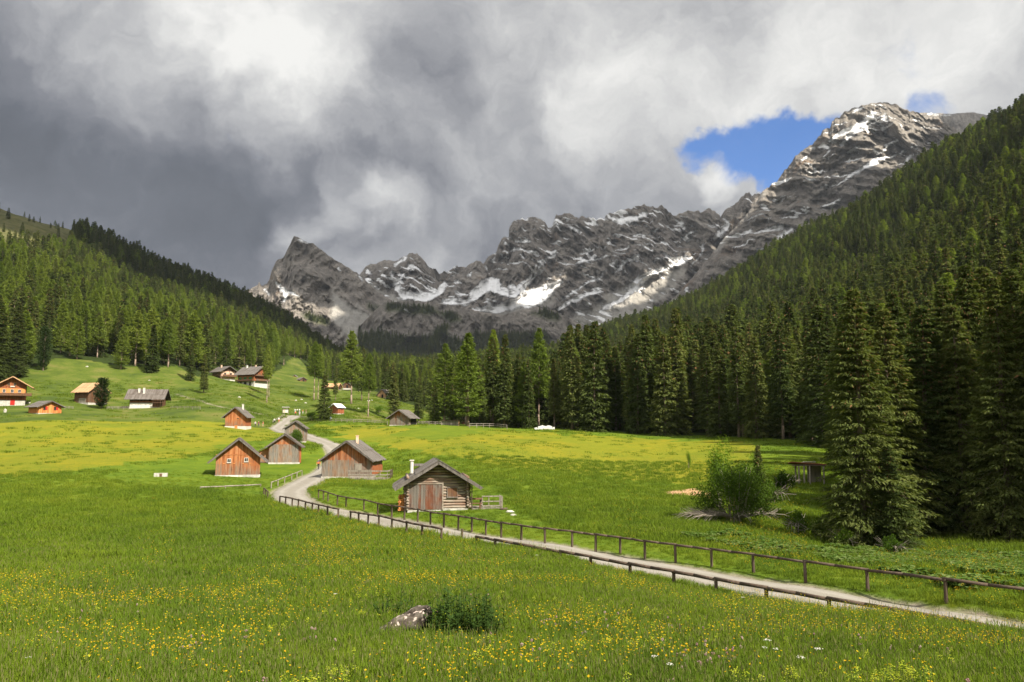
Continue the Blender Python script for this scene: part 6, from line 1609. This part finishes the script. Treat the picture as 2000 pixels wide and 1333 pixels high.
# sand spill
m_sand = simple_mat('orange_sand', (.36, .20, .10), (.48, .29, .16), 1.5, .95, .05)
sp_ = [(1287, 963), (1300, 960), (1330, 956.5), (1358, 954), (1378, 960), (1400, 966), (1412, 972), (1395, 976), (1372, 972), (1345, 968), (1310, 967)]
W_ = hits(sp_); c = W_[:, :2].mean(0); N_ = 12; vs = []; 
for k in range(N_ + 1):
    for q in W_:
        f_ = k / N_; x_ = c[0] + (q[0] - c[0]) * f_; y_ = c[1] + (q[1] - c[1]) * f_
        vs.append((x_, y_, H1(x_, y_) + .02 + .22 * (1 - f_ ** 2) + .03 * float(pnoise(np.array([x_ * 2.0]), np.array([y_ * 2.0]))[0]) - (.08 if k == N_ else 0)))
m_ = len(W_); fs = [(k * m_ + i, (k + 1) * m_ + i, (k + 1) * m_ + (i + 1) % m_, k * m_ + (i + 1) % m_) for k in range(N_) for i in range(m_)]
o = link(bpy.data.objects.new('sand_heap', np_mesh('sand_heap', vs, fs, [m_sand], smooth=True))); tag(o, 'flat heap of orange sand on the meadow left of the willow bush', 'sand heap')

m_shrub_m = leaf_mat('willow_leaves', (.045, .080, .014), (.095, .145, .022), (.16, .20, .035), .4)
# ---------------------------------------------------------------- bushes
def bush_mesh(name, seed, rx, ry, h, n=5200, leaf=.085, mleaf=None, stems=14, lobes=9, airy=.35, bare=0):
    rs = np.random.RandomState(seed); C_ = []; 
    for i in range(lobes):
        a = rs.rand() * 6.28; q = rs.rand() ** .5 * .62
        C_.append((rx * q * math.cos(a), ry * q * math.sin(a), h * rs.uniform(.25, .78), rs.uniform(.28, .5) * rx, rs.uniform(.22, .34) * h))
    C_.append((0, 0, h * .7, rx * .3, h * .3))
    V = []
    for i in range(n):
        c = C_[rs.randint(len(C_))]; d = rs.normal(size=3); d /= np.linalg.norm(d); q = rs.rand() ** airy
        V.append((c[0] + d[0] * c[3] * q, c[1] + d[1] * c[3] * q, max(.05, c[2] + d[2] * c[4] * q)))
    B_ = np.array(V); d = unit(rs.normal(size=(n, 3)) + np.array([0, 0, .35])); side = unit(np.cross(d, rs.normal(size=(n, 3))))
    L = leaf * rs.uniform(.6, 1.4, n)
    v, f = kites(B_, d, side, L, L * .55)
    crown = np_mesh(name + '_leaves', v, f, [mleaf or m_shrub])
    mb = MB(); r = random.Random(seed)
    for i in range(stems):
        c = C_[i % len(C_)]; x_, y_ = r.uniform(-.1, .1) * rx, r.uniform(-.1, .1) * ry
        p1 = (c[0] * .5 + r.uniform(-.2, .2), c[1] * .5 + r.uniform(-.2, .2), c[2] * .6); p2 = (c[0], c[1], c[2] + c[4] * .6)
        mb.path([(x_, y_, -.3), p1, p2], [.045, .03, .01], 5)
    for i in range(bare):
        a = r.uniform(2.2, 4.0) if i % 3 else r.uniform(0, 6.28); L_ = rx * r.uniform(.7, 1.35)
        pts_ = [(math.cos(a) * L_ * q, math.sin(a) * L_ * q * .6, .35 + .5 * math.sin(q * 2.6) * r.uniform(.6, 1.2) + (0 if q < .9 else -.2)) for q in (0, .3, .6, .85, 1.0)]
        mb.path(pts_, [.05, .04, .03, .018, .008], 5)
        for k in range(4):
            q = r.uniform(.35, .95); b = a + r.uniform(-.7, .7); x0, y0 = math.cos(a) * L_ * q, math.sin(a) * L_ * q * .6; z0 = .35 + .5 * math.sin(q * 2.6)
            mb.path([(x0, y0, z0), (x0 + math.cos(b) * .7, y0 + math.sin(b) * .5, z0 + r.uniform(-.1, .5))], [.018, .006], 4)
    me = bpy.data.meshes.new(name + '_stems'); me.from_pydata(mb.v, [], mb.f); me.materials.append(m_dead); me.update()
    return crown, me
def bush(px, py, label, mesh, rz=0, s=1.0, name='bush', cat='bush', D=None, grp=None):
    p = hit(px, py) if D is None else P3(px, py, D)
    e = empty(name, (p[0], p[1], H1(p[0], p[1]) - .02), rz, label, cat, grp); e.scale = (s, s, s)
    link(bpy.data.objects.new('stems', mesh[1]), e); link(bpy.data.objects.new('leaves', mesh[0]), e)
    return e
B1 = bush_mesh('willow_bush', 1, 3.7, 2.6, 4.6, 10500, .17, m_shrub_m, 38, 24, .6, 60)
bush(1436, 1022, 'big sprawling willow bush with bare grey branches trailing over the grass at its left', B1, name='willow_bush')
B2 = bush_mesh('birch', 2, 1.5, 1.3, 6.8, 3600, .15, m_shrub_y, 7, 9, .55)
bush(1407, 1000, 'slender pale green sapling rising above the big willow bush', B2, name='sapling', cat='tree')
B3 = bush_mesh('shrub', 3, 1.1, 1.1, 1.6, 2600, .11, m_shrub, 10, 6, .45, 6)
bush(1560, 1046, 'dull green shrub with bare twigs between the willow bush and the big shaggy spruce', B3, s=1.15, rz=1)
bush(1600, 1055, 'shrub with twiggy base just left of the foot of the big shaggy spruce', B3, s=1.0, rz=3)
bush(1650, 1072, 'twiggy low shrub under the big shaggy spruce', B3, s=.9, rz=5)
bush(1745, 1088, 'bare-stemmed shrub at the right foot of the big shaggy spruce', B3, s=.85, rz=2)
bush(1530, 962, 'shaded shrub behind the small dark spruce, left of the open shelter', B3, s=1.6, rz=4)
bush(1505, 985, 'shaded round shrub right behind the small dark spruce', B3, s=1.5, rz=2.4)
bush(1345, 915, 'thin light shrub on the yellow meadow left of the pale sapling', B2, s=.42, rz=2.4)
B4 = bush_mesh('round_bush', 4, 2.0, 1.9, 2.9, 3600, .17, m_shrub_y, 8, 8, .5)
bush(609, 821, 'rounded yellow-green bush left of the path-side spruce', B4, s=1.0, name='bush')
B5 = bush_mesh('elder_bush', 5, 1.9, 1.7, 3.5, 6500, .15, m_shrub, 12, 9, .42)
bush(576, 872, 'leafy dark bush growing in front of the narrow grey hut', B5, D=158, s=1.05)
bush(740, 808, 'low round bush left of the brown hay hut', B4, s=1.1, rz=1)
bush(712, 806, 'low bush on the bank left of the thin pole-like larch', B4, s=.9, rz=2)
bush(560, 846, 'small bush before the left corner of the narrow grey hut', B4, s=.4, D=166)
# dark plants round the foreground rock
m_nettle = leaf_mat('nettle_leaves', (.026, .048, .012), (.045, .080, .018), (.065, .10, .024), .25)
def herb(name, seed, n_st, rx, h, leaf=.07):
    rs = np.random.RandomState(seed); B_ = []; D_ = []; mb = MB()
    for i in range(n_st):
        a = rs.rand() * 6.28; q = rs.rand() ** .5 * rx; x_, y_ = q * math.cos(a), q * math.sin(a); hh = h * rs.uniform(.55, 1.1) * (1 - .35 * q / rx); lx, ly = rs.normal(0, .05, 2)
        mb.path([(x_, y_, -.05), (x_ + lx, y_ + ly, hh)], [.005, .003], 4)
        nl = int(hh / .035)
        for k in range(nl):
            z = hh * (k + 1) / nl; b = rs.rand() * 6.28; B_.append((x_ + lx * z / hh, y_ + ly * z / hh, z)); D_.append((math.cos(b), math.sin(b), rs.uniform(-.1, .6)))
    B_ = np.array(B_); D_ = unit(np.array(D_)); side = unit(np.cross(D_, np.array([0, 0, 1.0]) + rs.normal(0, .3, D_.shape))); L = leaf * rs.uniform(.6, 1.3, len(B_))
    v, f = kites(B_, D_, side, L, L * .42)
    me = bpy.data.meshes.new(name + '_stems'); me.from_pydata(mb.v, [], mb.f); me.materials.append(m_nettle); me.update()
    return np_mesh(name + '_leaves', v, f, [m_nettle]), me
N1 = herb('nettle', 6, 95, .42, .62); N2 = herb('nettle_b', 7, 36, .26, .55)
def herb_at(px, py, M_, s, lab, rz=0):
    p = hit(px, py); e = empty('leafy_plant', tuple(p), rz, lab, 'plant'); e.scale = (s, s, s)
    link(bpy.data.objects.new('stems', M_[1]), e); link(bpy.data.objects.new('leaves', M_[0]), e)
herb_at(905, 1252, N1, 1.5, 'thick dark leafy plant growing at the right of the foreground rock')
herb_at(868, 1246, N2, 1.4, 'dark leafy plant rising right behind the top end of the foreground rock', 1)
herb_at(948, 1256, N2, 1.3, 'outermost low dark leafy plant right of the foreground rock', 2)
herb_at(778, 1222, N2, 1.45, 'thin upright leafy plant behind the lower half of the foreground rock', 3)
m_lichen, t, out = mat('lichen_rock')
tcx = t.new('ShaderNodeTexCoord'); n1 = t.noise(tcx.outputs['Object'], 6, 6, .7); n2 = t.noise(tcx.outputs['Object'], 14, 3, .5)
c = t.ramp(n1.outputs['Fac'], [(.35, (.026, .020, .016)), (.5, (.070, .057, .045)), (.65, (.14, .122, .10))])
c = t.mix(t.ramp(n2.outputs['Fac'], [(.60, (0, 0, 0)), (.64, (1, 1, 1))]), c, (.42, .34, .30))
principled(t, out, c, .95, n1.outputs['Fac'], .03, .9, .1)
pa = hit(722, 1256); pb = hit(838, 1246); pb[2] += .30; pa[2] += .08
mb = MB(); r = random.Random(12)
cx, cy = (pa[0] + pb[0]) / 2, (pa[1] + pb[1]) / 2; dx, dy = (pb[0] - pa[0]) / 2, (pb[1] - pa[1]) / 2; zc = (pa[2] + pb[2]) / 2
NU, NV = 30, 16; vs = []; 
for i in range(NU + 1):
    u_ = i / NU * 2 - 1; w_ = math.sqrt(max(0, 1 - u_ * u_)) * (.6 + .4 * (u_ + 1) / 2)
    for j in range(NV):
        a = 2 * math.pi * j / NV; nn = float(fbm(np.array([u_ * 2.2]), np.array([math.cos(a) * 1.2]), math.sin(a) * 1.2, 4)[0])
        rad = w_ * (1 + .35 * nn) * (.75 + .35 * u_)
        hx_ = u_ * 1.12; px_ = cx + dx * hx_ + (-dy) * 0 ; 
        vs.append((cx + dx * hx_ - .05 * math.cos(a) * rad, cy + dy * hx_ + .34 * math.cos(a) * rad, zc + (pb[2] - pa[2]) / 2 * u_ + .02 + .20 * math.sin(a) * rad * (1 + .25 * (u_ + 1) / 2) + .05 * (u_ + 1)))
fs = [(i * NV + j, (i + 1) * NV + j, (i + 1) * NV + (j + 1) % NV, i * NV + (j + 1) % NV) for i in range(NU) for j in range(NV)]
o = link(bpy.data.objects.new('rock', np_mesh('rock', vs, fs, [m_lichen], smooth=True))); tag(o, 'long sloping lichen-spotted rock half sunk in the foreground grass', 'rock')

# ---------------------------------------------------------------- people
def cloth(name, c): return simple_mat(name, tuple(q * .9 for q in c), c, 8, .9, .003)
m_skin = simple_mat('skin', (.50, .30, .20), (.56, .34, .24), 10, .6, .001)
m_hair = simple_mat('dark_hair', (.02, .013, .009), (.035, .022, .015), 20)
CL = {k: cloth(k + '_cloth', c) for k, c in dict(orange=(.75, .16, .07), dark=(.025, .025, .035), white=(.78, .78, .76), coral=(.78, .22, .16), maroon=(.20, .03, .05), navy=(.03, .045, .10), teal=(.05, .16, .16), lilac=(.50, .44, .52), blue=(.30, .42, .62), beige=(.45, .36, .26)).items()}
def body_mesh(name, step=.22, sit=False, seed=0):
    """one skinned skeleton: pelvis at the root"""
    hip = .93; V = []; E = []; Rd = []
    def add(p, r, parent=None):
        V.append(p); Rd.append(r)
        if parent is not None: E.append((parent, len(V) - 1))
        return len(V) - 1
    pel = add((0, 0, hip), .125)
    wa = add((0, 0, 1.08), .115, pel); ch = add((0, .01, 1.28), .14, wa); sh = add((0, .01, 1.42), .10, ch); nk = add((0, 0, 1.50), .05, sh)
    hd0 = add((0, -.01, 1.58), .075, nk); hd1 = add((0, -.015, 1.67), .09, hd0); add((0, -.01, 1.745), .055, hd1)
    add((0, -.105, 1.615), .012, hd0)
    for s in (-1, 1):
        st = step * s
        h_ = add((.10 * s, 0, hip - .05), .095, pel)
        k_ = add((.105 * s, -st * .5 - .03, .50), .06, h_) if not sit else add((.11 * s, -.40, hip - .04), .065, h_)
        a_ = add((.105 * s, -st * .9 + .03, .09), .038, k_) if not sit else add((.11 * s, -.43, .50), .038, k_)
        add((.11 * s, (-st * .9 - .10) if not sit else -.55, .04 if not sit else .45), .034, a_)
        sd = add((.19 * s, .01, 1.41), .055, sh)
        el = add((.25 * s, .03 + st * .35, 1.13), .042, sd); wr = add((.24 * s, -.10 + st * .6, .90), .030, el)
        pm = add((.235 * s, -.13 + st * .62, .83), .034, wr)
        for f_ in range(4): add((.235 * s + (f_ - 1.5) * .006, -.15 + st * .63 + (f_ - 1.5) * .018, .755 + .006 * abs(f_ - 1.5)), .010, pm)
        add((.215 * s, -.165 + st * .62, .80), .011, pm)
    me = bpy.data.meshes.new(name); me.from_pydata(V, E, []); ob = bpy.data.objects.new(name, me); sc.collection.objects.link(ob)
    md = ob.modifiers.new('skin', 'SKIN'); md.use_smooth_shade = True
    sv = me.skin_vertices[0].data
    for i, r_ in enumerate(Rd): sv[i].radius = (r_, r_ * (.78 if i in (0, 1, 2, 3) else 1))
    sv[0].use_root = True
    ob.modifiers.new('sub', 'SUBSURF').levels = 1
    dg = bpy.context.evaluated_depsgraph_get(); res = bpy.data.meshes.new_from_object(ob.evaluated_get(dg))
    bpy.data.objects.remove(ob); res.name = name
    return res
BODY = [body_mesh('walker', .26), body_mesh('stander', .07), body_mesh('sitter', .0, True)]
def person(px, py, rz, shirt, legs, label, pose=0, short=False, h=1.0, pack=None, D=None, sink=0.0, hat=None):
    p = hit(px, py) if D is None else P3(px, py, D)
    me = BODY[pose].copy(); me.materials.clear()
    for m in (CL[shirt], CL[legs], m_skin, m_hair): me.materials.append(m)
    for f in me.polygons:
        c = f.center; i = 0
        if c.z < .98: i = 1
        if c.z < (.48 if short else .10) and c.z > .07 and short: i = 2
        if c.z < .07: i = 3
        if abs(c.x) > .17 and c.z < .98: i = 2
        if c.z > 1.46: i = 2
        if c.z > 1.70 or (c.z > 1.54 and c.y > .02): i = 3
        f.material_index = i; f.use_smooth = True
    o = bpy.data.objects.new('person', me); link(o)
    o.location = (p[0], p[1], H1(p[0], p[1]) - sink + .0); o.rotation_euler = (0, 0, R(rz)); o.scale = (h, h, h)
    tag(o, label, 'person')
    if pack:
        mb = MB(); mb.blob((0, .20, 1.22), (.15, .11, .24), 10, 6, 0, .04, random.Random(1)); mb.build('backpack', CL[pack], o, smooth=True)
    return o
person(622, 917.5, 0, 'orange', 'dark', 'person in orange top and dark trousers walking beside the large path barn', 0)
person(498.5, 834, 20, 'lilac', 'dark', 'person in pale top and dark trousers, left of three beside the upper orange hut', 1)
person(505, 834, 30, 'maroon', 'navy', 'person in dark clothes, middle of three beside the upper orange hut', 1)
person(513.5, 834, -60, 'coral', 'beige', 'person in coral top and shorts, right of three beside the upper orange hut', 0, True)
person(535.5, 827, 160, 'white', 'dark', 'dark-haired person in white top on the verge, left of the white-shirted walker', 1, h=.95)
person(544.5, 825.5, 180, 'white', 'coral', 'person in white shirt and coral trousers walking up the path', 0)
for i, (px, py, rz, a_, b_, lab, po) in enumerate([
    (577, 812.5, 0, 'orange', 'dark', 'person in orange-red top standing nearest in the walkers group', 1), (585, 812.5, 10, 'lilac', 'lilac', 'person all in pale lilac standing right of the orange-red one', 1),
    (576, 806.5, 160, 'white', 'white', 'person in white at the back left of the walkers group', 1), (580.5, 806.5, 180, 'white', 'dark', 'person in white top and dark trousers behind the middle of the walkers group', 0),
    (585, 806.5, 190, 'white', 'teal', 'person in white top and teal trousers at the back right of the walkers group', 1), (591.5, 808.5, 90, 'coral', 'white', 'person in coral top leaning on the verge right of the walkers group', 1),
    (597.5, 808.5, 80, 'maroon', 'beige', 'person in maroon top at the far right of the walkers group', 0)]):
    person(px, py, rz, a_, b_, lab, po)
p = hit(647, 820); person(645.5, 820.5, 30, 'blue', 'white', 'person in pale blue sitting on the grass under the path-side spruce', 2, sink=.45)
person(606, 818.5, -20, 'blue', 'navy', 'person in pale blue standing left of the yellow-green bush', 1, h=.95)

# ---------------------------------------------------------------- the air
m_haze = bpy.data.materials.new('haze_air'); m_haze.use_nodes = True
hn = m_haze.node_tree; hn.nodes.clear()
ho = hn.nodes.new('ShaderNodeOutputMaterial'); hv = hn.nodes.new('ShaderNodeVolumePrincipled')
hv.inputs['Color'].default_value = (.80, .88, 1.0, 1); hv.inputs['Density'].default_value = 2.8e-5; hv.inputs['Anisotropy'].default_value = 0.2
hn.links.new(hv.outputs[0], ho.inputs['Volume'])
mb = MB(); mb.box(-5600, 5600, -5600, 5600, float(gz.min()) - 60, 1700.0)
o = mb.build('haze', m_haze); tag(o, kind='stuff')
